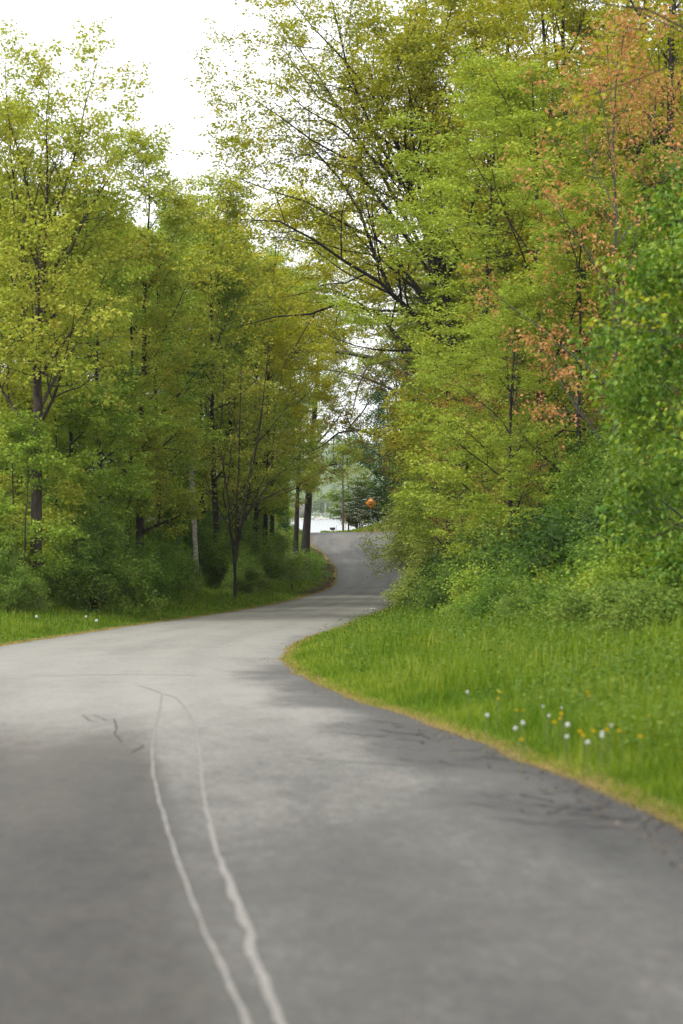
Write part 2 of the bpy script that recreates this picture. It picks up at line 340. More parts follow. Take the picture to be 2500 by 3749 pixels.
def road_mat():
    m, t, p = newmat('worn_asphalt'); N = t.nodes; L = t.links
    co = N.new('ShaderNodeTexCoord')
    def noise(s, d=4, sy=1, r=.65):
        mpp = N.new('ShaderNodeMapping'); mpp.inputs['Scale'].default_value = (1, sy, 1); L.new(co.outputs['Object'], mpp.inputs[0])
        n = N.new('ShaderNodeTexNoise'); n.inputs['Scale'].default_value = s; n.inputs['Detail'].default_value = d; n.inputs['Roughness'].default_value = r; L.new(mpp.outputs[0], n.inputs[0]); return n.outputs[0]
    def madd(x, k, c):
        q = N.new('ShaderNodeMath'); q.operation = 'MULTIPLY_ADD'; L.new(x, q.inputs[0]); q.inputs[1].default_value = k
        if isinstance(c, float): q.inputs[2].default_value = c
        else: L.new(c, q.inputs[2])
        return q.outputs[0]
    a = N.new('ShaderNodeAttribute'); a.attribute_name = 'tone'
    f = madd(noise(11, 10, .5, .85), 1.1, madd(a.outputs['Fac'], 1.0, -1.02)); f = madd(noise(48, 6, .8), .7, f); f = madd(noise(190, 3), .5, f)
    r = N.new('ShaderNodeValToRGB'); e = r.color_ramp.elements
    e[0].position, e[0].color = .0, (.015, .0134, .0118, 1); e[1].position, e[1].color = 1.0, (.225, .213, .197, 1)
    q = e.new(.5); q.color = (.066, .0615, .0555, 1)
    L.new(f, r.inputs[0])
    tint = N.new('ShaderNodeValToRGB'); te = tint.color_ramp.elements; te[0].position, te[0].color = .38, (1.0, .96, .90, 1); te[1].position, te[1].color = .62, (.93, 1.0, .93, 1)
    L.new(noise(7, 5), tint.inputs[0]); mt = N.new('ShaderNodeMixRGB'); mt.blend_type = 'MULTIPLY'; mt.inputs[0].default_value = .8; L.new(r.outputs[0], mt.inputs[1]); L.new(tint.outputs[0], mt.inputs[2])
    o = N.new('ShaderNodeAttribute'); o.attribute_name = 'old'
    br = N.new('ShaderNodeMixRGB'); br.blend_type = 'MULTIPLY'; br.inputs[2].default_value = (1.0, .93, .84, 1); L.new(o.outputs['Fac'], br.inputs[0]); L.new(mt.outputs[0], br.inputs[1])
    L.new(br.outputs[0], p.inputs['Base Color'])
    p.inputs['Roughness'].default_value = .72; p.inputs['Specular IOR Level'].default_value = .5
    return m
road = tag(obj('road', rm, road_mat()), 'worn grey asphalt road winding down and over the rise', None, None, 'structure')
SEAL = simple('pale_crack_filler', (.185, .175, .158), .85, bump=.3, bscale=25, var=.25)
CRACK = simple('open_crack', (.022, .02, .018), .95, var=.3)
def strip(name, pts, wid, mat, lift=.004, rough=.5, seed=0):
    """a flat ragged band on the asphalt through photo points"""
    rng = np.random.default_rng(seed)
    P = np.array([hit_road(u, v) for u, v in pts]); d = np.r_[0, np.cumsum(np.hypot(*np.diff(P, axis=0).T))]
    n = max(12, int(d[-1] / .035)); s = np.linspace(0, d[-1], n)
    x = np.interp(s, d, P[:, 0]); y = np.interp(s, d, P[:, 1]); wd = np.interp(s, d, wid if np.ndim(wid) else [wid] * len(d))
    jit = (fbm(s * 3.2 + seed * 7, s * 0 + seed, 4) - .5) * .9; x = x + jit * wd * .9
    wd = wd * (1 + rough * 2 * (fbm(s * 5, s * 0 + seed + 3, 4) - .5)); wd[[0, -1]] *= .15
    tx, ty = np.gradient(x), np.gradient(y); l = np.hypot(tx, ty) + 1e-9
    A = np.stack([x - ty / l * wd / 2, y + tx / l * wd / 2], -1); B = np.stack([x + ty / l * wd / 2, y - tx / l * wd / 2], -1)
    V = np.concatenate([A, B]); Z = zr_at(V[:, 0], V[:, 1]) + lift
    # follow the facets of the road sheet: sit a little above its bumps
    i = np.arange(n - 1); Q = np.stack([i, n + i, n + i + 1, i + 1], -1)
    return obj(name, mesh(name, np.column_stack([V, Z]), Q), mat, road)
def hit_road(u, v):
    Y = float(Y_of_v(v)); return (place(u, Y), Y)
K = 1.5944
dp = lambda L_: [(u * K, v * K) for u, v in L_]
strip('crack_filler', dp([(372, 1604), (368, 1635), (356, 1680), (350, 1730), (350, 1790), (365, 1860), (385, 1930), (410, 2010), (440, 2090), (470, 2170), (505, 2250), (552, 2355), (590, 2440)]),
      [.016, .016, .018, .018, .018, .018, .018, .018, .018, .018, .02, .021, .021], SEAL, seed=1)
strip('crack_filler', dp([(378, 1604), (404, 1612), (428, 1640), (447, 1680), (458, 1740), (463, 1800), (470, 1860), (485, 1930), (500, 1990), (525, 2050), (545, 2110), (570, 2170), (580, 2240), (605, 2290), (630, 2355), (668, 2440)]),
      [.02, .02, .022, .024, .024, .024, .024, .024, .026, .036, .04, .038, .044, .036, .04, .036], SEAL, seed=2)
strip('crack_filler', dp([(372, 1603), (345, 1592), (318, 1584)]), .02, SEAL, seed=3)
strip('crack_filler', dp([(0, 1566), (60, 1561), (150, 1559), (260, 1557), (380, 1557), (450, 1558)]), .10, simple('pale_joint', (.29, .285, .27), .85, var=.2), seed=4)
for i, pl in enumerate([[(215, 1655), (245, 1668), (262, 1664), (268, 1690), (262, 1700), (280, 1720)], [(318, 1775), (335, 1776), (362, 1779), (392, 1781)],
                        [(322, 1787), (340, 1789)], [(300, 1745), (318, 1738), (330, 1728)], [(375, 1795), (400, 1797), (415, 1795)], [(190, 1655), (205, 1668), (222, 1672)]]):
    strip('crack', dp(pl), .010, CRACK, seed=10 + i, rough=.8)
strip('crack', [(1215, 2163), (1290, 2152), (1360, 2155), (1400, 2151), (1470, 2150)], .10, CRACK, seed=21, rough=.7)
rngc = np.random.default_rng(3)
for i in range(44):          # crazing of the broken right-hand shoulder
    y0 = rngc.uniform(10.5, 19); s0 = rngc.uniform(.05, .9); x0 = float(XR(y0)) - s0
    pts = [(x0, y0)]
    dx, dy = rngc.normal(-.05, .09), rngc.uniform(.02, .13)
    for k in range(5): pts.append((pts[-1][0] + dx + rngc.normal(0, .04), pts[-1][1] + max(.01, dy + rngc.normal(0, .06))))
    uv = [(CU + x * F / y, CV + float(drop(y)) * F / y) for x, y in pts]
    strip('crack', uv, rngc.uniform(.008, .02), CRACK, seed=30 + i, rough=.9)

# ------------------------------------------------------------------ lake, far shore, hills
def lake_mat():
    m, t, p = newmat('lake_water'); N = t.nodes; L = t.links
    p.inputs['Base Color'].default_value = (.24, .26, .26, 1); p.inputs['Roughness'].default_value = .2; p.inputs['IOR'].default_value = 1.33
    co = N.new('ShaderNodeTexCoord'); mpp = N.new('ShaderNodeMapping'); mpp.inputs['Scale'].default_value = (.25, .6, 1); L.new(co.outputs['Object'], mpp.inputs[0])
    n = N.new('ShaderNodeTexNoise'); n.inputs['Scale'].default_value = 1.2; n.inputs['Detail'].default_value = 4; L.new(mpp.outputs[0], n.inputs[0])
    b = N.new('ShaderNodeBump'); b.inputs['Strength'].default_value = 1.0; b.inputs['Distance'].default_value = .6; L.new(n.outputs[0], b.inputs['Height']); L.new(b.outputs[0], p.inputs['Normal'])
    return m
mb = MB(); mb.add([[-2200, 212, LAKE], [2200, 212, LAKE], [2200, 1418, LAKE], [-2200, 1418, LAKE]], [[0, 1, 2, 3]])
tag(mb.build('lake', lake_mat()), 'pale still lake beyond the end of the road', None, None, 'structure')
rng = np.random.default_rng(11)
# far bank and hillside: one sheet
hx = np.linspace(-1500, 1500, 121); hy = np.concatenate([[1400, 1406, 1412, 1418, 1430], np.linspace(1450, 2600, 40)])
HX, HY = np.meshgrid(hx, hy)
def hillz(X, Y):
    s = Y - 1412
    z = LAKE + np.where(s < 0, s * .4, 2.6 * sst(0, 10, s)) + 1.0 * sst(10, 40, s)
    z = z + (62 + 34 * (fbm(X * .0022 + 9, Y * .0022, 3) - .5) * 2) * sst(1500, 2250, Y) + 5 * (fbm(X * .01, Y * .01, 3) - .5) * sst(1440, 1500, Y)
    return z
HZ = hillz(HX, HY)
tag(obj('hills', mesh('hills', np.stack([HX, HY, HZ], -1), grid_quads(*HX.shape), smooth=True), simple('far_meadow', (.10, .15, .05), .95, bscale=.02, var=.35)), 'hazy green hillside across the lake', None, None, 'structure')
# boulders of the far embankment
def ico_rock(rng, r):
    p = (1 + 5 ** .5) / 2
    V = nrm(np.array([[-1, p, 0], [1, p, 0], [-1, -p, 0], [1, -p, 0], [0, -1, p], [0, 1, p], [0, -1, -p], [0, 1, -p], [p, 0, -1], [p, 0, 1], [-p, 0, -1], [-p, 0, 1]], float))
    T = [[0, 11, 5], [0, 5, 1], [0, 1, 7], [0, 7, 10], [0, 10, 11], [1, 5, 9], [5, 11, 4], [11, 10, 2], [10, 7, 6], [7, 1, 8], [3, 9, 4], [3, 4, 2], [3, 2, 6], [3, 6, 8], [3, 8, 9], [4, 9, 5], [2, 4, 11], [6, 2, 10], [8, 6, 7], [9, 8, 1]]
    return V * rng.uniform(.7, 1.25, (12, 1)) * r * np.array([1.2, 1, .75]), T
mb = MB()
for i in range(560):
    V, T = ico_rock(rng, rng.uniform(.6, 1.5)); x = rng.uniform(-160, 160); y = 1409 + rng.uniform(0, 9); mb.add(V + [x, y, float(hillz(x, y)) + .1], None, T)
tag(mb.build('shore_boulders', simple('pale_stone', (.42, .40, .37), .9, bscale=.6, var=.4)), 'pale boulders lining the far shore', None, None, 'stuff')
FARB = simple('far_bark', (.33, .31, .28), .9)
rngf = np.random.default_rng(21)
Vs = []; n_far = 0
def far_tree(rng, x, y, h, nl):
    z = float(hillz(x, y)); rx = h * rng.uniform(.26, .4)
    c = rng.normal(0, 1, (nl, 3)); c = nrm(c) * rng.uniform(.45, 1, (nl, 1)) ** .6
    lob = 1 + .35 * np.sin(c[:, 0:1] * 5 + rng.uniform(0, 6)) * np.cos(c[:, 2:3] * 4 + rng.uniform(0, 6))
    P = np.array([x, y, z + h * .57]) + c * lob * np.array([rx, rx, h * .43])
    return P
fp = []
for i in range(620):
    row = rngf.random()
    if row < .35: y = rngf.uniform(1432, 1475); h = rngf.uniform(9, 19)
    else: y = 1475 + 800 * rngf.random() ** 1.1; h = rngf.uniform(9, 17)
    x = rngf.uniform(-.115, .13) * y * (1 if row < .35 else 1.15) 
    if y < 1475 and rngf.random() < .15: h *= .4
    fp.append(far_tree(rngf, x, y, h, 230 if y < 1500 else 150))
fp = np.concatenate(fp)
def leaf_quads(rng, P, D, Nn, ln, wd, cup=.12):
    """one folded diamond per leaf. P base, D direction, Nn normal"""
    n = len(P); S = nrm(np.cross(Nn, D)); Nn = np.cross(D, S)
    ln = np.broadcast_to(ln, (n,))[:, None]; wd = np.broadcast_to(wd, (n,))[:, None]
    m_ = P + D * ln * .45 + Nn * ln * cup
    V = np.stack([P, m_ + S * wd / 2, P + D * ln, m_ - S * wd / 2], 1)
    i = np.arange(n)[:, None] * 4 + np.arange(4); return V.reshape(-1, 3), i
n = len(fp); D = nrm(rngf.normal(0, 1, (n, 3))); Nn = nrm(rngf.normal(0, .6, (n, 3)) + [0, -.4, 1])
V, Q = leaf_quads(rngf, fp, D, Nn, rngf.uniform(1.0, 2.2, n), rngf.uniform(.9, 1.8, n))
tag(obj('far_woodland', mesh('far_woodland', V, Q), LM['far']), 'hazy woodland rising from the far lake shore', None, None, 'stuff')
for (u, v0, v1, lab) in [(1190, 1836, 1878, 'pale bare tree trunk on the far shore, left of the pair'), (1204, 1848, 1878, 'shorter pale bare tree trunk on the far shore, right of the pair')]:
    Y = 1428; x = place(u, Y); z0 = float(hillz(x, Y)); h = (1886 - v0) * Y / F
    t_ = thing('bare_tree', lab, 'tree', (x, Y, z0), 0, 'bare trunks on the far shore')
    m_ = MB(); m_.tube([[0, 0, -.3], [.15, 0, h * .5], [.5, 0, h]], [.55, .45, .22], 6); m_.build('trunk', FARB, t_)
    m_ = MB(); m_.tube([[.25, 0, h * .6], [1.3, 0, h * .78]], [.2, .08], 5); m_.tube([[.3, 0, h * .7], [-.6, 0, h * .9]], [.18, .06], 5); m_.build('limb', FARB, t_)
# fence along the far embankment, landing stage, pale house on the hill
FM = simple('far_fence_grey', (.55, .56, .55), .7)
fz = lambda x: float(hillz(x, 1424.0))
t_ = thing('embankment_fence', 'pale rail fence running along the far lake embankment', 'fence', (0, 1424, fz(0)))
m_ = MB()
for zz in (1.1, 1.9): m_.tube([[x, 0, zz + fz(x) - fz(0)] for x in np.arange(-70, 71, 10.)], .09, 5)
m_.build('rail', FM, t_)
for x in np.arange(-70, 71, 5.):
    m_ = MB(); m_.box((x, 0, .95 + fz(x) - fz(0)), (.22, .22, 2.3)); m_.build('post', FM, t_)
m_ = MB(); m_.box((0, 0, .35), (10.5, 2.4, .9), .1)
for x in (-4.6, -2.3, 0, 2.3, 4.6): m_.box((x, 0, -.7), (.35, .35, 1.6))
o_ = m_.build('landing_stage', simple('wet_timber', (.05, .055, .065), .7)); o_.location = (place(1232, 1403), 1403, LAKE + .7)
tag(o_, 'low dark landing stage at the water line of the far shore', 'jetty')
_yy = np.arange(1600, 2500, 5.); _vv = CV - (hillz(place(1186, _yy), _yy) - EYE) * F / _yy
Yh = float(_yy[np.argmin(np.abs(_vv - 1722))]); xh = place(1186, Yh); zh = float(hillz(xh, Yh))
t_ = thing('hillside_house', 'pale long house high on the far hillside', 'house', (xh, Yh, zh))
m_ = MB(); m_.box((0, 0, 1.2), (9, 5, 4.4)); m_.build('wall', simple('pale_render', (.6, .58, .53), .8), t_)
m_ = MB(); m_.add([[-5, -3, 3.4], [5, -3, 3.4], [5, 3, 3.4], [-5, 3, 3.4], [-5, 0, 5.2], [5, 0, 5.2]], [[0, 1, 5, 4], [2, 3, 4, 5], [0, 3, 2, 1]], [[0, 4, 3], [1, 2, 5]]); m_.build('roof', simple('light_roof', (.55, .5, .45), .8), t_)
for i in range(3):
    m_ = MB(); m_.box((-2.8 + 2.8 * i, -2.52, 2.0), (1.1, .1, 1.3)); m_.build('window', simple('far_glass', (.06, .07, .08), .2), t_)
# ------------------------------------------------------------------ trees and shrubs
def frames(T):
    ref = np.where(np.abs(T[..., 2:3]) > .85, np.array([1., 0, 0]), np.array([0, 0, 1.]))
    A = nrm(np.cross(T, np.broadcast_to(ref, T.shape))); return A, np.cross(T, A)
def grow(rng, PP, PR, n, t0, t1, ang, Lf, N=6, up=.1, wig=.12, rf=.6, rtip=.004, flat=0):
    """n side shoots on every parent polyline; returns points, radii, parent index"""
    M, Np, _ = PP.shape
    plen = np.linalg.norm(np.diff(PP, axis=1), axis=2).sum(1)
    idx = np.repeat(np.arange(M), n)
    t = np.tile((np.arange(n) + .5) / n, M) + rng.uniform(-.5, .5, M * n) / n
    t = t0 + (t1 - t0) * np.clip(t, 0, 1)
    f = np.minimum(t * (Np - 1), Np - 1.001); i = f.astype(int); w_ = (f - i)[:, None]
    st = PP[idx, i] * (1 - w_) + PP[idx, i + 1] * w_
    tan = nrm(PP[idx, i + 1] - PP[idx, i]); r0 = (PR[idx, i] * (1 - w_[:, 0]) + PR[idx, i + 1] * w_[:, 0])
    A, B = frames(tan); phi = np.tile(np.arange(n) * 2.4, M) + np.repeat(rng.uniform(0, 6.28, M), n) + rng.normal(0, .4, M * n)
    a = (ang(t) if callable(ang) else np.full(M * n, ang)) * rng.uniform(.75, 1.25, M * n)
    d = tan * np.cos(a)[:, None] + (A * np.cos(phi)[:, None] + B * np.sin(phi)[:, None]) * np.sin(a)[:, None]
    if flat: d[:, 2] *= (1 - flat)
    d = nrm(d)
    L = Lf(plen[idx], t) * rng.uniform(.7, 1.25, M * n)
    P = np.zeros((M * n, N, 3)); P[:, 0] = st; step = (L / (N - 1))[:, None]
    for k in range(1, N):
        d = d + rng.normal(0, wig, d.shape) + np.array([0, 0, up / (N - 1)]); d = nrm(d); P[:, k] = P[:, k - 1] + d * step
    rs = np.maximum(r0 * rf, rtip)[:, None]; Rd = rs + (rtip - rs) * np.linspace(0, 1, N)[None] ** .85
    return P, Rd, idx
def leaves(rng, P, tufts, per, spread, size, t0=.25, flat=.5, droop=.25, ratio=.62, clip=None, jitter=.8):
    M, N, _ = P.shape
    t = t0 + (1 - t0) * rng.random((M, tufts)); t[:, 0] = 1
    f = np.minimum(t * (N - 1), N - 1.001); i = f.astype(int); w_ = (f - i)[..., None]; m = np.arange(M)[:, None]
    C = (P[m, i] * (1 - w_) + P[m, i + 1] * w_).reshape(-1, 3)
    if clip is not None: C = C[clip(C)]
    C = np.repeat(C, per, 0); n = len(C)
    off = rng.normal(0, 1, (n, 3)) * spread * np.array([1, 1, flat])
    P0 = C + off
    D = nrm(off + 1e-4); D[:, 2] = D[:, 2] * .4 - droop * rng.random(n) * 2 + rng.normal(0, .15, n); D = nrm(D + rng.normal(0, .25, (n, 3)))
    Nn = nrm(rng.normal(0, jitter, (n, 3)) + [0, 0, 1])
    ln = size * rng.uniform(.65, 1.3, n)
    return leaf_quads(rng, P0 - D * ln[:, None] * .3, D, Nn, ln, ln * ratio * rng.uniform(.8, 1.2, n))
def wood_obj(name, sets, mat, parent):
    V, Q, n = [], [], 0
    for P, Rd, k in sets:
        if len(P) == 0: continue
        v, q = tubes(P, Rd, k); V.append(v); Q.append(q + n); n += len(v)
    return obj(name, mesh(name, np.concatenate(V), np.concatenate(Q), smooth=True), mat, parent)
def trunk_line(rng, H, r, lean=(0, 0), wig=.02, N=14, flare=1.5, top=.12):
    s = np.linspace(0, 1, N); z = -.4 + (H + .4) * s
    wx = np.cumsum(rng.normal(0, wig, N)) * H * .25 * s; wy = np.cumsum(rng.normal(0, wig, N)) * H * .25 * s
    P = np.stack([lean[0] * s ** 1.2 + wx, lean[1] * s ** 1.2 + wy, z], -1)
    Rr = r * (1 - (1 - top) * s ** .9); Rr[0] *= flare; Rr[1] *= 1 + (flare - 1) * .12
    # denser rings at the butt for the root flare
    zz = np.array([-.4, 0, .18, .45, .9]); P2 = np.stack([np.interp(zz, P[:, 2], P[:, 0]), np.interp(zz, P[:, 2], P[:, 1]), zz], -1)
    R2 = r * np.array([flare * 1.15, flare, 1 + (flare - 1) * .5, 1 + (flare - 1) * .18, 1.02])
    keep = P[:, 2] > 1.3
    return np.concatenate([P2, P[keep]]), np.concatenate([R2, Rr[keep]])
def tree(name, label, H, r, mat, leaf, seed, group=None, lean=(0, 0), n_limb=12, t0=.35, t1=.97, a0=1.15, a1=.45, Lr=.32, shape=None, up=.25,
         nb=7, ns=6, tufts=5, per=8, spread=.17, size=.155, flat=.5, droop=.25, sflat=0, limbs=None, wig=.02, top=.12, extra=None, ratio=.62, t0l=.25, lw=.09, btw=None, clip=None, stems=None):
    rng = np.random.default_rng(seed)
    root = thing(name, label, 'tree', group=group)
    TP, TR = trunk_line(rng, H, r, lean, wig, top=top)
    wood_obj('trunk', [(TP[None], TR[None], 10)], mat, root)
    shape = shape or (lambda t: np.sin(PI * np.clip((t - t0) / (1.06 - t0), 0, 1) ** .75) * .75 + .3)
    allP, allR = [], []
    if n_limb:
        P, Rd, _ = grow(rng, TP[None], TR[None], n_limb, t0, t1, lambda t: a0 + (a1 - a0) * (t - t0) / (t1 - t0 + 1e-6), lambda l, t: Lr * H * shape(t), N=8, up=up, wig=lw, rf=.5, rtip=.012)
        allP += list(P); allR += list(Rd)
    for st in (stems or []):
        s_ = np.linspace(0, 1, 8)[:, None]; q = np.asarray(st[0], float); k = np.linspace(0, 1, len(q))
        L_ = np.stack([np.interp(s_[:, 0], k, q[:, j]) for j in range(3)], -1); L_[1:-1] += rng.normal(0, .05, (6, 3))
        allP.append(L_); allR.append(st[1] + (st[2] - st[1]) * s_[:, 0])
    for (pts, ra, rb) in (limbs or []):
        q = np.asarray(pts, float); dd = np.r_[0, np.cumsum(np.linalg.norm(np.diff(q, axis=0), axis=1))]; ss = np.linspace(0, dd[-1], 8)
        L_ = np.stack([np.interp(ss, dd, q[:, j]) for j in range(3)], -1); L_[1:-1] += rng.normal(0, .06, (6, 3))
        allP.append(L_); allR.append(np.linspace(ra, rb, 8))
    P = np.stack(allP); Rd = np.stack(allR)
    Bp, Br, bi = grow(rng, P, Rd, nb, .18, 1, .85, lambda l, t: (.42 * l * (1.15 - .6 * t) + .35), N=6, up=up * .6, wig=.13, rf=.55, rtip=.006, flat=sflat)
    Sp, Sr, si = grow(rng, Bp, Br, ns, .2, 1, .8, lambda l, t: (.38 * l * (1.1 - .5 * t) + .25), N=4, up=.05, wig=.16, rf=.5, rtip=.004, flat=sflat)
    sl_ = bi[si]
    for k in range(len(P)):
        b = bi == k; s_ = sl_ == k
        wood_obj('limb', [(P[k:k + 1], Rd[k:k + 1], 7), (Bp[b], Br[b], 4), (Sp[s_], Sr[s_], 3)], mat, root)
    # leaves also along the thicker shoots' ends
    V1, Q1 = leaves(rng, Sp, tufts, per, spread, size, t0l, flat, droop, ratio, clip)
    V2, Q2 = leaves(rng, Bp[:, -3:], 2, per, spread, size, .3, flat, droop, ratio, clip)
    obj('crown', mesh('crown', np.concatenate([V1, V2]), np.concatenate([Q1, Q2 + len(V1)])), leaf, root)
    return root
def shrub(name, label, H, rad, mat, leaf, seed, group=None, n_stem=14, nb=7, ns=6, tufts=4, per=6, spread=.12, size=.07, flat=.8, cat='shrub', arch=.5, t0b=.15, droop=.2, blossom=None, ratio=.6):
    rng = np.random.default_rng(seed); root = thing(name, label, cat, group=group)
    N = 8; th = np.arange(n_stem) * 2.4 + rng.normal(0, .3, n_stem); q = np.sqrt((np.arange(n_stem) + .6) / n_stem)
    s = np.linspace(0, 1, N); hh = H * (1 - .55 * q ** 2) * rng.uniform(.8, 1.08, n_stem); rr_ = rad * q * rng.uniform(.8, 1.1, n_stem)
    prof_z = (s[None] ** .75) * (1 - arch * q[:, None] * s[None] ** 3 * .6); prof_r = s[None] ** 1.15
    P = np.stack([np.cos(th)[:, None] * (rr_[:, None] * prof_r + .12 * q[:, None]), np.sin(th)[:, None] * (rr_[:, None] * prof_r + .12 * q[:, None]), hh[:, None] * prof_z], -1)
    P[:, 1:] += rng.normal(0, .02 * H, (n_stem, N - 1, 3)); P[:, 0, 2] = -.15
    r0 = (.012 + .007 * H) * rng.uniform(.6, 1.2, n_stem); Rd = r0[:, None] * np.linspace(1, .15, N)
    Bp, Br, bi = grow(rng, P, Rd, nb, t0b, 1, .9, lambda l, t: (.30 * l * (1.15 - .5 * t) + .15), N=5, up=.1, wig=.15, rf=.55, rtip=.004)
    Sp, Sr, si = grow(rng, Bp, Br, ns, .15, 1, .85, lambda l, t: (.4 * l + .12), N=4, up=.02, wig=.16, rf=.55, rtip=.003)
    keep = Sp[:, -1, 2] > .02; Sp, Sr = Sp[keep], Sr[keep]; si = si[keep]
    ids = bi[si]
    for k in range(n_stem):
        wood_obj('stem', [(P[k:k + 1], Rd[k:k + 1], 6), (Bp[bi == k], Br[bi == k], 3), (Sp[ids == k], Sr[ids == k], 3)], mat, root)
    cl = lambda C: C[:, 2] > .03
    V1, Q1 = leaves(rng, Sp, tufts, per, spread, size, .1, flat, droop, ratio, cl)
    V2, Q2 = leaves(rng, Bp, 2, per, spread, size, .3, flat, droop, ratio, cl)
    obj('foliage', mesh('foliage', np.concatenate([V1, V2]), np.concatenate([Q1, Q2 + len(V1)])), leaf, root)
    if blossom is not None:
        sel = rng.random(len(Sp)) < .5
        V3, Q3 = leaves(rng, Sp[sel] + [0, 0, .1], 2, 9, .16, .09, .6, .15, 0, .9, cl, .2)
        obj('blossom', mesh('blossom', V3, Q3), blossom, root)
    return root
_used = {}
def put(proto, X, Y, label=None, group=None, rz=0, s=1.0, leaf=None, wood=None, sz=None, tilt=(0, 0), sink=.05):
    if proto.name not in _used: _used[proto.name] = 1; o = proto
    else: o = copy_tree(proto)
    o.location = (X, Y, float(ground(X, Y)) - sink); o.rotation_euler = (tilt[0], tilt[1], rz); o.scale = (s, s, sz or s)
    if label: o['label'] = label
    if group: o['group'] = group
    elif 'group' in o and label: del o['group']
    if leaf is not None or wood is not None:
        for c in o.children:
            m = leaf if c.name.startswith(('crown', 'foliage')) else wood if c.name.startswith(('trunk', 'limb', 'stem')) else None
            if m is not None: c.material_slots[0].link = 'OBJECT'; c.material_slots[0].material = m
    return o
pu = lambda u, Y: (u - 784.0) * Y / 4573.5           # column of the 1568-wide view at depth Y

# --- left side -----------------------------------------------------------
vase = tree('tall_tree', 'tall vase-shaped tree with sparse yellow-green leaves at the far left', 15, .26, BK['brown'], LM['olive'], 4, n_limb=18, t0=.55, t1=.97, a0=.9, a1=.3, Lr=.44,
            shape=lambda t: .8 + .35 * (t - .5) / .5, up=.5, nb=8, ns=7, tufts=4, per=9, spread=.16, size=.15, top=.45, lean=(.4, 0), lw=.07)
put(vase, pu(78, 70), 70, s=.93)
tallA = tree('tall_tree', 'slender tall tree', 21, .24, BK['dark'], LM['olive'], 7, n_limb=16, t0=.3, t1=.98, a0=1.1, a1=.4, Lr=.23, up=.3, nb=7, ns=6, tufts=5, per=8, spread=.17, size=.155, lean=(.5, 0))
tallB = tree('tall_tree', 'slender tall tree', 20, .20, BK['dark'], LM['fresh'], 12, n_limb=15, t0=.38, t1=.98, a0=1.2, a1=.45, Lr=.22, up=.25, nb=7, ns=6, tufts=5, per=8, spread=.17, size=.155, flat=.35, wig=.03)
tallC = tree('tall_tree', 'slender tall tree', 24, .36, BK['dark'], LM['olive'], 19, n_limb=16, t0=.40, t1=.98, a0=1.2, a1=.4, Lr=.24, up=.3, nb=8, ns=6, tufts=5, per=8, spread=.17, size=.155, lean=(.9, 0))
dense = tree('leafy_tree', 'leafy tree', 21, .3, BK['dark'], LM['mid'], 23, n_limb=16, t0=.3, t1=.98, a0=1.3, a1=.4, Lr=.28, up=.15, nb=8, ns=7, tufts=5, per=8, spread=.28, size=.2)
sap = tree('young_tree', 'young tree', 9, .07, BK['brown'], LM['fresh'], 29, n_limb=11, t0=.25, t1=.98, a0=1.25, a1=.7, Lr=.27, up=.1, nb=6, ns=5, tufts=4, per=8, spread=.2, size=.16, flat=.3, sflat=.5)
clump = tree('clump_tree', 'slim tree forking into several leaning bare stems above the left verge', 5.2, .1, BK['brown'], LM['olive'], 31, n_limb=0,
             stems=[([[0, 0, 1.2], [-.25, .1, 4], [-.7, .2, 7.5], [-.6, .3, 11.5]], .08, .02), ([[.02, 0, 2.0], [.5, .2, 5], [1.3, .2, 9], [1.7, .2, 13]], .085, .02),
                    ([[0, 0, 2.8], [-.6, .3, 4.2], [-1.6, .3, 6.5]], .05, .015), ([[.05, 0, 3.2], [.7, -.3, 4.6], [2.0, -.4, 6.2], [3.2, -.3, 7.4]], .05, .012), ([[0, 0, 3.5], [.15, .2, 7], [.3, 0, 12]], .06, .015)],
             nb=8, ns=5, tufts=3, per=5, spread=.15, size=.1, t0l=.4)
put(clump, pu(540, 100), 100)
put(tallA, pu(318, 92), 92, 'tall dark-trunked tree leaning right, behind the big rounded shrub', rz=.3, s=.93)
put(tallB, pu(232, 86), 86, 'thin tree with a slightly leaning brown trunk between the two tallest left trees', rz=1.2, s=.82)
put(tallB, pu(500, 116), 116, 'straight thin dark tree just right of the broken wooden pole', rz=2.4, s=1.12, leaf=LM['olive'])
put(tallA, pu(425, 124), 124, 'dark tree standing directly behind the top of the broken wooden pole', rz=4.0, s=1.05, leaf=LM['fresh'])
put(tallC, pu(700, 165), 165, 'thick dark trunk leaning right at the road bend, stoutest of the roadside group', rz=0, s=1.03, tilt=(0, .035))
put(tallB, pu(679, 162), 162, 'slim straight trunk just left of the stout leaning roadside trunk', rz=5.2, s=1.06, leaf=LM['olive'])
put(tallA, pu(651, 178), 178, 'ivy-wrapped dark trunk near the water, left of the roadside pair', rz=2.9, s=1.02, leaf=LM['rust'])
put(tallB, pu(563, 120), 120, 'slim tree leaning right behind the forked clump', rz=3.4, s=.95, tilt=(0, .09))
ytree = tree('yellow_tree', 'tree with a broad bright yellow crown over the bend in the road', 22.5, .2, BK['dark'], LM['yellow'], 37, n_limb=13, t0=.55, t1=.98, a0=1.3, a1=.5, Lr=.27, up=.2, nb=8, ns=7, tufts=5, per=8, spread=.25, size=.17, flat=.35, lean=(.8, 0),
             shape=lambda t: .75 + .5 * np.sin(PI * (t - .55) / .45))
put(ytree, pu(606, 128), 128)
bgl = 'leafy tree in the wood behind the first row of left-hand trunks'
gl = 'trees deep in the left wood'
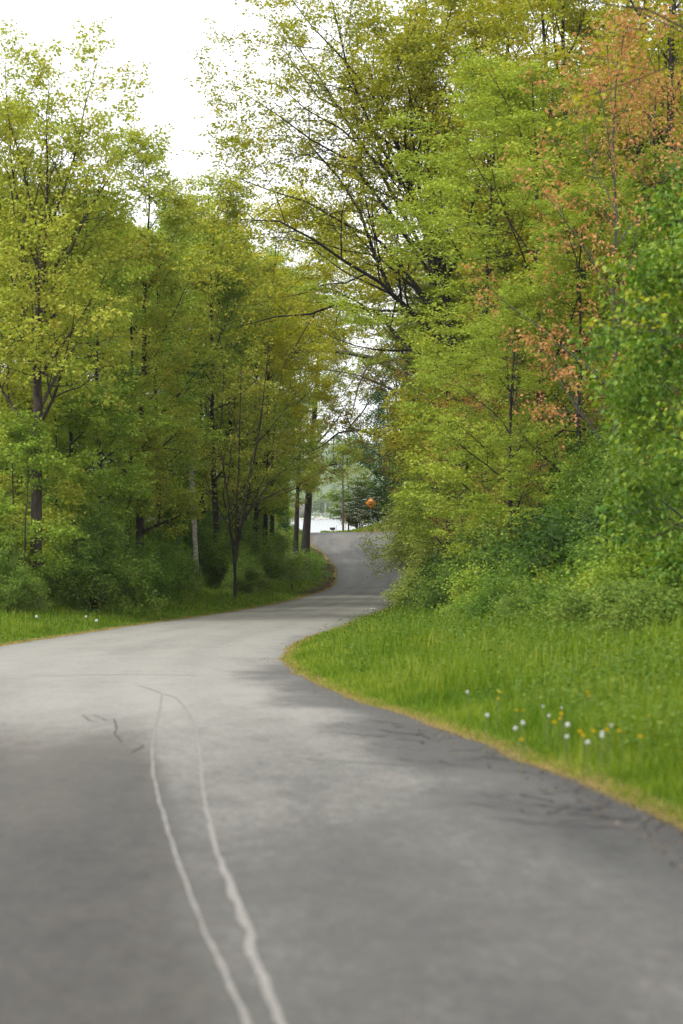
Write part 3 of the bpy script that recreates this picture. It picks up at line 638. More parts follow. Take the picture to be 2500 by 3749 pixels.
for (u, Y, p, s, rz, lf) in [(20, 84, tallB, .85, .5, 'mid'), (150, 98, dense, .82, 1.0, 'fresh'), (270, 112, dense, .88, 2.2, 'mid'), (380, 130, dense, .95, 3.1, 'olive'), (60, 120, dense, 1.0, 4.1, 'fresh'),
                           (200, 135, dense, 1.0, 5.0, 'mid'), (330, 108, tallB, .92, .2, 'fresh'), (470, 142, dense, 1.12, 1.7, 'mid'), (530, 150, dense, 1.1, 2.7, 'fresh'), (590, 152, tallA, 1.05, .9, 'fresh'),
                           (-60, 90, dense, .85, 3.9, 'mid'), (-30, 76, tallA, .85, 2.9, 'olive'), (110, 110, tallC, .85, 1.9, 'olive'), (560, 135, tallB, 1.0, 4.4, 'olive'), (175, 80, tallB, .7, 2.0, 'fresh'), (290, 90, tallB, .78, 5.0, 'olive'), (365, 100, tallB, .85, 1.1, 'fresh'), (470, 122, tallB, 1.0, 2.6, 'fresh'), (585, 126, tallB, .95, .3, 'olive'), (625, 140, tallB, .98, 3.9, 'olive')]:
    put(p, pu(u, Y), Y, bgl, gl, rz, s, LM[lf])
for (u, Y, s, rz, lf) in [(130, 78, 1.0, 0, 'fresh'), (230, 82, .95, 1, 'fresh'), (30, 72, .85, 3, 'olive'), (58, 68.5, .72, 4.6, 'fresh'), (520, 125, 1.1, .6, 'mid'),
                          (170, 90, .9, 1.6, 'mid'), (250, 95, 1.0, 3.6, 'fresh'), (585, 140, .9, .3, 'mid')]:
    put(sap, pu(u, Y), Y, 'young understorey tree with flat sprays of leaves in the left wood', 'understorey trees in the left wood', rz, s, LM[lf])
bushL = shrub('rounded_shrub', 'big rounded shrub at the edge of the left wood, right of the tallest tree', 3.3, 2.1, BK['twig'], LM['bush'], 41, n_stem=15, nb=7, ns=6, tufts=5, per=7, size=.1)
put(bushL, pu(215, 73), 73)
for (u, Y, s, rz, lf) in [(20, 66, .62, 1, 'bush'), (120, 76, .7, 2, 'mid'), (300, 80, .8, 3, 'mid'), (360, 88, .75, 4, 'mid'), (412, 104, .6, 5, 'mid'), (478, 120, 1.0, .4, 'mid'), (520, 112, .95, 1.4, 'mid'), (590, 118, 1.0, 2.4, 'bush'),
                          (585, 136, .9, 3.4, 'mid'), (560, 108, .6, 4.4, 'bush'), (610, 152, .9, 5.4, 'mid'), (-40, 70, .9, .9, 'mid'), (80, 84, 1.2, 1.9, 'mid'), (180, 92, 1.2, 2.9, 'mid'), (280, 100, 1.3, 3.9, 'mid'), (380, 112, 1.4, 4.9, 'mid'), (480, 128, 1.4, 5.9, 'mid'), (560, 135, 1.4, .1, 'mid')]:
    put(bushL, pu(u, Y), Y, 'dark green shrub in the undergrowth along the left wood edge', 'undergrowth shrubs of the left wood', rz, s, LM[lf])

# --- right side ----------------------------------------------------------
Yo = 92.0; ox = pu(1085, Yo); oz = float(ground(ox, Yo))
def om(L_, dy0=0, dy1=0):     # photo points of a limb -> local points of the oak, drifting in depth
    n_ = len(L_); return [W(u, v, Yo + dy0 + (dy1 - dy0) * i / max(1, n_ - 1)) - [ox, Yo, oz] for i, (u, v) in enumerate(L_)]
oak = tree('spreading_oak', 'great spreading tree whose dark limbs arch left across the road', 25, .42, BK['dark'], LM['oak'], 43, n_limb=9, t0=.5, t1=.97, a0=.9, a1=.35, Lr=.34, up=.3, lean=(-2.2, 0),
           nb=9, ns=8, tufts=5, per=8, spread=.18, size=.16, top=.15,
           limbs=[(om([(1690, 1330), (1500, 1130), (1357, 1004), (1202, 907), (1041, 803), (880, 800)], 0, -5), .13, .025), (om([(1680, 1300), (1443, 1090), (1368, 907), (1317, 792), (1236, 643), (1121, 517), (1130, 380)], 0, 3), .14, .025),
                  (om([(1670, 1250), (1420, 900), (1288, 838), (1110, 729), (960, 683), (850, 640)], 0, 1), .11, .02), (om([(1640, 1100), (1500, 700), (1290, 494), (1144, 419), (1010, 300)], 0, -3), .11, .015),
                  (om([(1630, 1000), (1480, 600), (1437, 488), (1328, 195), (1300, 40)], 0, 2), .10, .015), (om([(1620, 950), (1500, 480), (1510, 140), (1560, -80)], 0, -1), .10, .015),
                  (om([(1625, 980), (1410, 490), (1144, 333), (1000, 120)], 0, 5), .12, .015), (om([(1600, 900), (1380, 350), (1180, 130), (1050, -30)], 0, -4), .12, .015), (om([(1640, 1050), (1380, 620), (1150, 250), (1000, 60)], 0, 2), .11, .015), (om([(1600, 900), (1350, 450), (1250, 150), (1200, -60)], 0, -5), .11, .015), (om([(1640, 1100), (1300, 600), (1050, 450), (880, 330)], 0, -2), .11, .015),
                  (om([(1690, 1400), (1460, 1230), (1368, 1120), (1259, 1096), (1121, 1154), (1018, 1148), (880, 1190)], 0, 4), .14, .02)])
put(oak, ox, Yo)
# a second arching tree farther down the road
Yp = 142.0; px_ = pu(985, Yp); pz_ = float(ground(px_, Yp))
def pm(L_, dy=0):
    n_ = len(L_); return [W(u, v, Yp + dy * i / max(1, n_ - 1)) - [px_, Yp, pz_] for i, (u, v) in enumerate(L_)]
arch = tree('arching_tree', 'rusty-leaved tree with a crooked limb reaching over the road below the oak', 22, .34, BK['grey'], LM['rust'], 47, n_limb=12, t0=.35, t1=.97, a0=1.15, a1=.5, Lr=.3, up=.1, nb=7, ns=6, tufts=5, per=8, spread=.17, size=.155, lean=(.6, 0),
            limbs=[(pm([(1560, 1640), (1430, 1610), (1370, 1585), (1290, 1575), (1240, 1580), (1170, 1635), (1120, 1660)], -3), .17, .03), (pm([(1560, 1420), (1400, 1320), (1300, 1290), (1150, 1272), (1030, 1290), (930, 1272), (830, 1240)], -4), .22, .04),
                   (pm([(1275, 1570), (1285, 1545), (1330, 1500), (1400, 1400), (1480, 1370)], 1), .07, .02), (pm([(1560, 1500), (1420, 1420), (1340, 1380), (1240, 1350), (1120, 1360)], 4), .12, .02)])
put(arch, px_, Yp)
darkT = tree('dark_tree', 'dense dark green tree overhanging the roadside beyond the warning sign', 17, .3, BK['dark'], LM['dark'], 53, n_limb=18, t0=.16, t1=.98, a0=1.35, a1=.4, Lr=.30, up=.0, nb=8, ns=7, tufts=5, per=7, spread=.26, size=.17, droop=.5)
put(darkT, pu(905, 197), 197)
put(darkT, pu(985, 180), 180, 'dark green tree behind the pale roadside shrubs, nearer than the warning sign', rz=2.0, s=1.05)
put(darkT, pu(960, 160), 160, 'small dark evergreen-looking tree at the bend, right of the road', rz=4.0, s=.72)
put(sap, pu(800, 196), 196, 'small bright green tree leaning out above the far utility pole', rz=1, s=1.0, leaf=LM['deep'])
locust = tree('lime_tree', 'lime green tree with feathery layered sprays on the right', 20, .2, BK['dark'], LM['lime'], 59, n_limb=17, t0=.2, t1=.98, a0=1.2, a1=.5, Lr=.29, up=.1, nb=8, ns=7, tufts=5, per=9, spread=.22, size=.15, flat=.25, sflat=.6, droop=.1, ratio=.5)
put(locust, pu(1110, 80), 80, 'tall lime green tree with feathery layered sprays, nearest the road on the right', s=1.0)
put(locust, pu(1240, 70), 70, 'lime green tree with feathery sprays in the middle of the right bank', rz=2.2, s=.92)
put(locust, pu(1030, 95), 95, 'lime green tree whose sprays hang lowest over the road on the right', rz=4.0, s=.72)
put(locust, pu(1330, 63), 63, 'lime green tree below the coral red crowns on the right', rz=5.0, s=.62)
put(locust, pu(1170, 64), 64, 'smallest lime green tree, just above the brambles of the right bank', rz=.8, s=.5)
redm = tree('red_maple', 'slim tree with coral red young leaves high on the right bank', 16.5, .12, BK['grey'], LM['red'], 61, n_limb=14, t0=.3, t1=.98, a0=.8, a1=.4, Lr=.26, up=.4, nb=6, ns=4, tufts=2, per=7, spread=.11, size=.13, flat=1.0, droop=.5)
put(redm, pu(1420, 60), 60)
put(redm, pu(1500, 64), 64, 'second coral red tree at the right edge beside the heavy dark trunk', rz=2, s=.95)
put(redm, pu(1180, 68), 68, 'low tree with coral red leaf tufts among the lime sprays of the right bank', rz=4, s=.62)
put(redm, pu(1060, 76), 76, 'red-tipped thin tree nearest the road on the right bank', rz=5.2, s=.5)
put(tallC, pu(1535, 68), 68, 'heavy dark-trunked tree at the upper right edge', rz=1.2, s=.95, leaf=LM['oak'])
put(tallC, pu(1335, 86), 86, 'dark tall trunk behind the coral red trees on the right', rz=2.5, s=1.1, leaf=LM['oak'])
put(tallA, pu(1480, 78), 78, 'tall yellow-leaved tree behind the heavy trunk at upper right', rz=.5, s=1.1, leaf=LM['oak'])
put(tallC, pu(1120, 104), 104, 'tall golden-green tree filling the sky right of the arching oak limbs', rz=.6, s=1.28, leaf=LM['oak'])
put(tallC, pu(1010, 116), 116, 'tall golden-green tree behind the oak, nearest the road', rz=3.6, s=1.32, leaf=LM['oak'])
put(tallC, pu(1240, 99), 99, 'tall golden-green tree rising above the lime crowns', rz=4.9, s=1.24, leaf=LM['oak'])
put(tallC, pu(1430, 90), 90, 'tall golden-green tree rising behind the coral red crowns', rz=5.9, s=1.2, leaf=LM['oak'])
for (u, Y, p, s, rz, lf) in [(1200, 105, dense, 1.1, 0, 'oak'), (1350, 100, dense, 1.05, 1, 'mid'), (1480, 92, dense, 1.0, 2, 'oak'), (1120, 125, dense, 1.1, 3, 'mid'), (1260, 120, dense, 1.2, 4, 'mid'), (1600, 84, dense, 1.0, 5, 'fresh'), (1050, 150, dense, 1.1, .4, 'mid'), (1400, 80, dense, .7, 1.4, 'mid'), (1560, 62, dense, .6, 2.4, 'fresh'), (1300, 90, dense, .7, 3.4, 'mid')]:
    put(p, pu(u, Y), Y, 'leafy tree filling the wood behind the right bank', 'trees deep in the right wood', rz, s, LM[lf])
pale = shrub('pale_shrub', 'tall pale green shrub leaning out over the right edge of the road', 9.5, 3.7, BK['twig'], LM['pale'], 67, n_stem=22, nb=10, ns=7, tufts=5, per=8, spread=.2, size=.135, arch=.8)
put(pale, pu(1018, 119), 119, sink=.1)
put(pale, pu(1110, 104), 104, 'second tall pale green shrub, right of the one leaning over the road', rz=1.3, s=.95)
put(pale, pu(1180, 88), 88, 'broad grey-green shrub halfway along the right bank', rz=2.3, s=.72, leaf=LM['bush'])
put(pale, pu(1290, 72), 72, 'dense green shrub below the lime trees on the right bank', rz=3.3, s=.62, leaf=LM['dark'])  # dark leaf colour for variety, standing in for shade under the lime trees
put(pale, pu(1400, 60), 60, 'tangled green shrub behind the near bright green tree', rz=4.3, s=.6, leaf=LM['mid'])
put(pale, pu(1500, 50), 50, 'tangled shrub at the right edge under the bright green leaves', rz=5.3, s=.52, leaf=LM['bush'])
put(pale, pu(1010, 140), 140, 'pale shrub farthest down the right side of the road', rz=.7, s=.7)
mound = shrub('bramble_mound', 'low leafy bramble mound', 1.7, 1.7, BK['twig'], LM['bush'], 71, n_stem=16, nb=7, ns=6, tufts=4, per=7, spread=.11, size=.085, arch=1.0)
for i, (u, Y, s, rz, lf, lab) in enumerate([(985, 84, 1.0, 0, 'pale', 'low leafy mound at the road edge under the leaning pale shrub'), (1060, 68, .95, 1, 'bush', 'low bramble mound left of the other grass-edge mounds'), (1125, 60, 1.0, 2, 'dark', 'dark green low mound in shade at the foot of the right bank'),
                                            (1180, 56, 1.0, 3, 'fresh', 'light green bramble mound at the middle of the right grass edge'), (1260, 50, 1.0, 4, 'mid', 'green bramble mound right of the light green one'), (1340, 46, 1.0, 5, 'fresh', 'fresh green bramble mound spilling onto the grass on the right'),
                                            (1420, 41, .9, .5, 'mid', 'leafy bramble mound beneath the near bright green tree'), (1510, 37, .95, 1.5, 'fresh', 'bramble mound nearest the right edge of the picture'), (1570, 42, 1.3, 2.5, 'bush', 'tall bramble mound cut by the right edge of the picture'),
                                            (1100, 74, 1.3, 3.5, 'dark', 'dark mound behind the left end of the brambles')]):
    put(mound, pu(u, Y), Y, lab, 'bramble mounds on the right bank', rz, s, LM[lf])
for (u, Y, s, rz, lf, lab) in [(1190, 47, .8, .3, 'mid', 'small low mound at the front of the brambles, left end'), (1270, 42, .75, 1.3, 'bush', 'small leafy mound in the grass in front of the brambles'), (1360, 38, .8, 2.3, 'mid', 'low green mound in the grass right of the small leafy one'),
                        (1450, 34, .75, 3.3, 'bush', 'low mound in the grass below the near glossy trees'), (1535, 30, .7, 4.3, 'bush', 'low green mound closest to the camera on the right'), (1110, 52, .6, 5.3, 'fresh', 'smallest mound, at the point where grass meets the shrubs')]:
    put(mound, pu(u, Y), Y, lab, 'bramble mounds on the right bank', rz, s, LM[lf], sz=s * .75)
for (u, Y, s, rz) in [(1220, 62, 1.5, .3), (1310, 56, 1.5, 1.3), (1390, 51, 1.5, 2.3), (1470, 46, 1.5, 3.3), (1150, 74, 1.6, 4.3), (1560, 52, 1.6, 5.3)]:
    put(mound, pu(u, Y), Y, 'thicket of brambles behind the front row of mounds on the right bank', 'bramble thicket of the right bank', rz, s, LM['dark' if int(u) % 20 else 'bush'])  # the dark leaves put the thicket's shaded depth into the colour
near = tree('near_tree', 'bright green small tree with glossy leaves at the right edge', 6.0, .06, BK['grey'], LM['deep'], 73, n_limb=13, t0=.25, t1=.98, a0=1.1, a1=.5, Lr=.26, up=.0, nb=7, ns=6, tufts=4, per=6, spread=.12, size=.115, droop=.7, flat=.8)
put(near, pu(1612, 31), 31, s=.9)
put(near, pu(1645, 37), 37, 'second glossy green small tree just behind the near one at the right edge', rz=2, s=1.15)
Yn = 21.5; nx = 5.35; nzz = float(ground(nx, Yn))
nm = lambda L_: [W(u * K, v * K, Yn) - [nx, Yn, nzz] for u, v in L_]
over = tree('roadside_tree', 'small tree outside the right edge reaching yellow-green sprays into view', 6.5, .08, BK['brown'], LM['oak'], 79, n_limb=5, t0=.4, t1=.95, a0=.8, a1=.5, Lr=.25, nb=5, ns=4, tufts=3, per=5, spread=.08, size=.07, flat=.3,
            limbs=[(nm([(1910, 930), (1790, 850), (1650, 790), (1550, 765)]), .03, .006), (nm([(1900, 300), (1700, 120), (1500, 20), (1390, 0)]), .025, .005)])
put(over, nx, Yn)
fl = shrub('flowering_shrub', 'shrub with layered white blossom beside the warning sign', 5.2, 2.3, BK['twig'], LM['dark'], 83, n_stem=14, nb=7, ns=6, tufts=4, per=6, spread=.14, size=.1, blossom=LM['white'])
put(fl, pu(822, 193), 193)
put(bushL, pu(868, 196), 196, 'dark shrub directly behind the warning sign', rz=1, s=1.3, leaf=LM['dark'])
put(bushL, pu(640, 186), 186, 'yellow-green shrub at the lake shore seen between trunks', rz=3, s=.8, leaf=LM['lime'])
def ordinal_labels(group, phrase):
    word = {'leaf_mid': 'mid green', 'leaf_fresh': 'fresh green', 'leaf_olive': 'yellow-green', 'leaf_bush': 'pale-flecked green', 'leaf_oak': 'golden green', 'leaf_dark': 'dark green'}
    nth = ['leftmost', 'second from the left', 'third from the left', 'fourth from the left', 'fifth from the left', 'sixth from the left', 'seventh from the left', 'eighth from the left', 'ninth from the left', 'tenth from the left', 'eleventh from the left', 'twelfth from the left', 'thirteenth from the left', 'fourteenth from the left', 'fifteenth from the left', 'sixteenth from the left', 'seventeenth from the left', 'eighteenth from the left', 'nineteenth from the left', 'twentieth from the left']
    sets = {}
    for o in col.objects:
        if o.parent is None and o.get('group') == group:
            c = [k for k in o.children if k.name.startswith(('crown', 'foliage'))][0]
            sets.setdefault(word.get(c.material_slots[0].material.name, 'green'), []).append(o)
    for wd, L_ in sets.items():
        L_.sort(key=lambda o: o.location.x / o.location.y)
        for i, o in enumerate(L_): o['label'] = phrase % wd + (', ' + nth[i] if len(L_) > 1 else '')
bpy.context.view_layer.update()
ordinal_labels(gl, '%s tree deep in the left wood')
ordinal_labels('understorey trees in the left wood', '%s understorey tree with flat sprays in the left wood')
ordinal_labels('trees deep in the right wood', '%s tree in the wood behind the right bank')
ordinal_labels('undergrowth shrubs of the left wood', '%s shrub in the undergrowth of the left wood')
ordinal_labels('bramble thicket of the right bank', '%s bramble thicket behind the front mounds of the right bank')
# ------------------------------------------------------------------ ivy on the trunk by the water
rng = np.random.default_rng(101)
ivx, ivy_ = pu(651, 178), 178.0; ivz = float(ground(ivx, ivy_))
t_ = thing('ivy', 'dark ivy climbing the trunk near the water', 'ivy', (ivx, ivy_, ivz))
m_ = MB()
for k in range(4):
    a = k * 1.6; zz = np.linspace(-.1, 6.5, 12); m_.tube(np.stack([.33 * np.cos(a + zz * .35), .33 * np.sin(a + zz * .35), zz], -1), np.linspace(.025, .008, 12), 5)
m_.build('vine', BK['twig'], t_)
n = 5000; zz = rng.uniform(0, 7, n) ** 1.0; a = rng.uniform(0, 6.28, n); rr_ = .30 + rng.gamma(2, .05, n) * (1.2 - zz / 9)
P = np.stack([rr_ * np.cos(a), rr_ * np.sin(a), zz], -1); O = np.stack([np.cos(a), np.sin(a), 0 * a], -1)
V, Q = leaf_quads(rng, P, nrm(O * .6 + rng.normal(0, .5, (n, 3)) - [0, 0, .6]), nrm(O + rng.normal(0, .4, (n, 3)) + [0, 0, .6]), rng.uniform(.08, .16, n), rng.uniform(.07, .14, n))
obj('foliage', mesh('foliage', V, Q), LM['ivy'], t_)
# ------------------------------------------------------------------ signs, poles, posts
SIGN = simple('sign_orange', (.62, .235, .012), .45, var=.06, bscale=8); INK = simple('sign_black', (.012, .011, .010), .6); STEEL = simple('galvanised_steel', (.16, .165, .17), .5, .6, bscale=12)
YS = 189.0; sx = place(1357.5, YS); sg = float(ground(sx, YS)); sc_z = EYE - (1842.5 - CV) * YS / F
t_ = thing('warning_sign', 'orange diamond sign reading DEAD END on a grey post', 'sign', (sx, YS, sg), R(2))
hd = .535
m_ = MB(); V = []
for y in (-.012, .006):
    cs = []
    for k in range(4):
        a = k * PI / 2; c = np.array([math.cos(a), math.sin(a)]) * hd
        for da in (-1, 1):
            tdir = np.array([math.cos(a + da * 3 * PI / 4), math.sin(a + da * 3 * PI / 4)]); q = c + tdir * .045; cs.append([q[0], y, q[1]])
    V += cs
tilt = R(2.5); V = np.array(V); x0 = V[:, 0].copy(); V[:, 0] = x0 * math.cos(tilt) + V[:, 2] * math.sin(tilt); V[:, 2] = -x0 * math.sin(tilt) + V[:, 2] * math.cos(tilt)
hz_ = sc_z - sg; V[:, 2] += hz_
m_.add(V, [[i, i + 8, (i + 1) % 8 + 8, (i + 1) % 8] for i in range(8)], [[0, i, i + 1] for i in range(1, 7)] + [[8, 8 + i + 1, 8 + i] for i in range(1, 7)])
panel = m_.build('panel', SIGN, t_)
# border line
m_ = MB()
for k in range(4):
    a0, a1 = k * PI / 2 + tilt * 0, (k + 1) * PI / 2
    for (ra, rb) in [(hd * .90, hd * .865)]:
        p = [np.array([math.cos(a) * r_, math.sin(a) * r_]) for r_ in (ra, rb) for a in (a0, a1)]
        p = [np.array([q[0] * math.cos(tilt) + q[1] * math.sin(tilt), -q[0] * math.sin(tilt) + q[1] * math.cos(tilt)]) for q in p]
        m_.add([[q[0], -.0155, q[1] + hz_] for q in p], [[0, 2, 3, 1]])
m_.build('border', INK, panel)
def lettering(txt, size, x, z, parent, mat, y=-.0165, rot=0, name='lettering'):
    cu = bpy.data.curves.new(name, 'FONT'); cu.body = txt; cu.size = size; cu.align_x = 'CENTER'; cu.align_y = 'CENTER'; cu.extrude = .001; cu.offset = .006; cu.space_character = 1.05
    o = bpy.data.objects.new(name, cu); col.objects.link(o); bpy.context.view_layer.update()
    me = bpy.data.meshes.new_from_object(o.evaluated_get(bpy.context.evaluated_depsgraph_get())); bpy.data.objects.remove(o); bpy.data.curves.remove(cu)
    p = obj(name, me, mat, parent); me.materials.clear(); me.materials.append(mat)
    p.location = (x, y, z); p.rotation_euler = (R(90), rot, 0); return p
lettering('DEAD', .225, .0, hz_ + .10, panel, INK, rot=R(2)); lettering('END', .225, .02, hz_ - .115, panel, INK, rot=R(2))
m_ = MB(); m_.box((0, .03, (hz_ + .3) / 2 - .15), (.06, .035, hz_ + .6), .008); m_.box((.018, .05, (hz_ + .3) / 2 - .15), (.012, .03, hz_ + .58)); m_.box((-.018, .05, (hz_ + .3) / 2 - .15), (.012, .03, hz_ + .58)); m_.build('post', STEEL, t_)
for dz in (.2, -.2):
    m_ = MB(); m_.tube([[0, -.02, hz_ + dz], [0, -.010, hz_ + dz]], .014, 6); m_.build('bolt', STEEL, t_)
# mailbox on its post just over the rise
BLK = simple('black_enamel', (.018, .018, .02), .4); WOODP = simple('weathered_wood', (.13, .115, .095), .9, bump=.4, bscale=14, var=.35)
YM = 190.5; mx_ = place(1217, YM); mz = float(ground(mx_, YM)); top = EYE - (1931 - CV) * YM / F - mz
t_ = thing('mailbox', 'black mailbox on a short dark post at the top of the rise', 'mailbox', (mx_, YM, mz))
m_ = MB(); n_ = 9; prof = [(-.1, 0), (.1, 0)] + [(.1 * math.cos(a), .12 + .1 * math.sin(a)) for a in np.linspace(0, PI, n_)]
prof = np.array(prof); k = len(prof); z0 = top - .22
V = np.array([[x, y, z0 + z] for x in (-.25, .25) for (y, z) in prof]); m_.add(V, [[i, (i + 1) % k, (i + 1) % k + k, i + k] for i in range(k)], [[0, i + 1, i] for i in range(1, k - 1)] + [[k, k + i, k + i + 1] for i in range(1, k - 1)]); m_.build('box', BLK, t_)
m_ = MB(); V2 = prof * .98 + [0, .002]; V = np.array([[x, y, z0 + z] for x in (.253, .268) for (y, z) in V2]); m_.add(V, [[i, (i + 1) % k, (i + 1) % k + k, i + k] for i in range(k)], [[0, i + 1, i] for i in range(1, k - 1)] + [[k, k + i, k + i + 1] for i in range(1, k - 1)]); d_ = m_.build('door', BLK, t_)
m_ = MB(); m_.box((.278, 0, z0 + .17), (.02, .05, .02)); m_.build('handle', STEEL, d_)
m_ = MB(); m_.box((.12, -.108, z0 + .1), (.02, .012, .16)); m_.box((.15, -.108, z0 + .16), (.08, .010, .05)); m_.build('flag', simple('dull_red', (.09, .02, .02), .6), t_)
m_ = MB(); m_.box((.05, 0, z0 / 2 - .16), (.09, .09, z0 + .30), .01); m_.box((0, 0, z0 - .02), (.36, .12, .035)); m_.build('post', simple('dark_post', (.04, .036, .032), .8), t_)
# slim rod beside it
Xq, Yq = place(1231, 190), 190.0; m_ = MB(); hq = EYE - (1924 - CV) * Yq / F - float(ground(Xq, Yq)); m_.tube([[0, 0, -.2], [0, 0, hq * .5], [.005, 0, hq]], [.02, .02, .018], 6); m_.tube([[.005, 0, hq], [.005, 0, hq + .02]], .03, 6)
o_ = m_.build('marker_rod', simple('dark_rod', (.05, .045, .04), .7)); o_.location = (Xq, Yq, float(ground(Xq, Yq))); tag(o_, 'thin dark rod standing right of the mailbox', 'rod')
# utility pole at the crest
YP = 190.0; px2 = place(1256, YP); pz2 = float(ground(px2, YP)); Hp = 8.6
t_ = thing('utility_pole', 'tall grey utility pole at the crest beside the grass bank', 'utility pole', (px2, YP, pz2))
m_ = MB(); m_.tube([[0, 0, -.4], [0, 0, .2], [-.02, 0, 4], [-.05, 0, Hp]], [.11, .105, .09, .075], 12); m_.build('pole', simple('dark_pole_wood', (.07, .065, .06), .9, bump=.4, bscale=14, var=.35), t_)
m_ = MB(); m_.box((-.05, -.13, Hp - .5), (2.2, .09, .12), .01); ca = m_.build('crossarm', WOODP, t_)
for x in (-1.0, -.55, .45, .9):
    m_ = MB(); m_.tube([[x, -.13, Hp - .44], [x, -.13, Hp - .36], [x, -.13, Hp - .34], [x, -.13, Hp - .27], [x, -.13, Hp - .22]], [.015, .015, .05, .055, .03], 8); m_.build('insulator', simple('porcelain', (.3, .28, .26), .3), ca)
m_ = MB(); m_.tube([[-.30, -.05, 5.9], [-.30, -.05, 6.0], [-.30, -.05, 6.75], [-.30, -.05, 6.85]], [.12, .17, .17, .1], 12); m_.box((-.15, -.04, 6.4), (.16, .05, .3)); m_.build('transformer', STEEL, t_)
def wire(name, A, B, sag, r, mat, label, n=24):
    s = np.linspace(0, 1, n)[:, None]; P = A + (B - A) * s; P[:, 2] -= (4 * sag * s * (1 - s))[:, 0]
    m_ = MB(); m_.tube(P - A, r, 6); o = m_.build(name, mat); o.location = A; return tag(o, label, 'cable')
A0 = np.array([px2 - .09, YP - .05, 0]); 
wire('service_cable', W(1246, 1738, YP) + [0.05, 0, 0], W(1040, 1836, 206), 1.35, .030, simple('pale_cable', (.55, .56, .56), .6), 'pale drooping cable swinging left from the utility pole', 30)
wire('service_cable', W(1248, 1735, YP) + [0.05, 0, 0], W(1000, 1882, 206), .25, .018, simple('dark_cable', (.04, .04, .045), .6), 'thin dark cable sloping left below the pale cable')
wire('service_cable', W(1248, 1715, YP) + [0.05, 0, 0], W(1060, 1800, 206), .2, .014, simple('dark_cable', (.04, .04, .045), .6), 'upper thin dark cable sloping left from the utility pole')
YEL = simple('marker_yellow', (.62, .33, .012), .5, var=.12, bscale=10)
def guard(name, u, v0, v1, Y, label, lean=0):
    x = place(u, Y); z = float(ground(x, Y)); h = EYE - (v0 - CV) * Y / F - z
    m_ = MB(); n_ = 8; a = np.linspace(-1.9, 1.9, n_); P = []
    for zz, xx in ((-.1, 0), (h, lean)):
        P += [[xx + .026 * math.sin(q), -.026 * math.cos(q), zz] for q in a] + [[xx + .020 * math.sin(q), -.020 * math.cos(q), zz] for q in a[::-1]]
    k = 2 * n_; m_.add(P, [[i, (i + 1) % k, (i + 1) % k + k, i + k] for i in range(k)] + [[i, i + 1, 2 * n_ - 2 - i, 2 * n_ - 1 - i] for i in range(n_ - 1)] + [[k + i + 1, k + i, k + 2 * n_ - 1 - i, k + 2 * n_ - 2 - i] for i in range(n_ - 1)])
    o = m_.build(name, YEL); o.location = (x, Y, z); return tag(o, label, 'marker', 'yellow cable guards')
guard('cable_guard', 1266, 1876, 1938, 190.6, 'thin yellow plastic cable guard beside the utility pole at the crest', -.1)
# weathered broken pole on the left
Yb, xb = 110.0, pu(454, 110); zb = float(ground(xb, Yb)); hb = EYE - (1672 - CV) * Yb / F - zb
t_ = thing('broken_pole', 'weathered grey wooden pole with a cut-off top at the left wood edge', 'pole', (xb, Yb, zb))
m_ = MB(); xt = place(697, Yb) - xb; s = np.linspace(0, 1, 12); rb = np.random.default_rng(8)
m_.tube(np.stack([xt * s ** 1.1, 0 * s, -.3 + (hb + .3) * s], -1) + np.r_[[[0, 0, 0]], rb.normal(0, .012, (11, 3))], .155 - .035 * s, 14); shaft = m_.build('shaft', simple('silver_wood', (.36, .33, .28), .9, bump=.6, bscale=9, var=.5), t_)
m_ = MB(); m_.tube([[xt, 0, hb - .02], [xt, 0, hb + .05]], [.125, .10], 14); m_.build('cap', simple('end_grain', (.3, .27, .22), .9), shaft)
m_ = MB(); q = np.linspace(.4, 3.2, 10); m_.tube(np.stack([xt * (q / hb) ** 1.1 + .16, 0 * q - .04, q], -1), np.linspace(.02, .03, 10), 6); m_.build('conduit', simple('black_conduit', (.02, .02, .02), .7), t_)
for zz in (5.9, 5.2, 4.3):
    m_ = MB(); m_.tube([[xt * (zz / hb) ** 1.1, -.16, zz], [xt * (zz / hb) ** 1.1, -.10, zz]], .02, 6); m_.build('bolt', STEEL, t_)
guard('cable_guard', 718, 2091, 2140, 109.0, 'short yellow cable guard at the foot of the broken wooden pole', -.03)
# leaning dark stake on the verge
xs, ys = hit(1073, 2172); zs_ = float(ground(xs, ys)); hs_ = (2172 - 2095) * ys / F
m_ = MB(); le_ = -11 * ys / F
P = np.array([[0, 0, -.3], [le_ * .5, 0, hs_ * .5], [le_, 0, hs_]]); dd = .045
V = np.concatenate([p + np.array([[-dd, -.02, 0], [0, .02, 0], [dd, -.02, 0], [dd * .8, -.028, 0], [0, .005, 0], [-dd * .8, -.028, 0]]) for p in P])
m_.add(V, [[l * 6 + i, l * 6 + (i + 1) % 6, l * 6 + 6 + (i + 1) % 6, l * 6 + 6 + i] for l in range(2) for i in range(6)] + [[12, 13, 16, 17], [13, 14, 15, 16]])
o_ = m_.build('metal_stake', simple('rusty_dark_steel', (.035, .026, .022), .7)); o_.location = (xs, ys, zs_); tag(o_, 'dark metal stake leaning left in the verge at the bend', 'stake')
# plain board on a post between the trunks
Yd = 182.0; xd = place(1096, Yd); zd = float(ground(xd, Yd)); hd_ = EYE - (1846 - CV) * Yd / F - zd
t_ = thing('roadside_board', 'pale grey board on a brown post seen between two roadside trunks', 'sign', (xd, Yd, zd))
m_ = MB(); m_.box((-.08, 0, hd_ / 2 - .1), (.11, .11, hd_ + .2), .01); m_.build('post', simple('brown_post', (.075, .035, .022), .8), t_)
m_ = MB(); m_.box((.33, -.02, hd_ - .62), (.66, .03, 1.22), .008); m_.build('panel', simple('grey_panel', (.42, .42, .38), .6), t_)
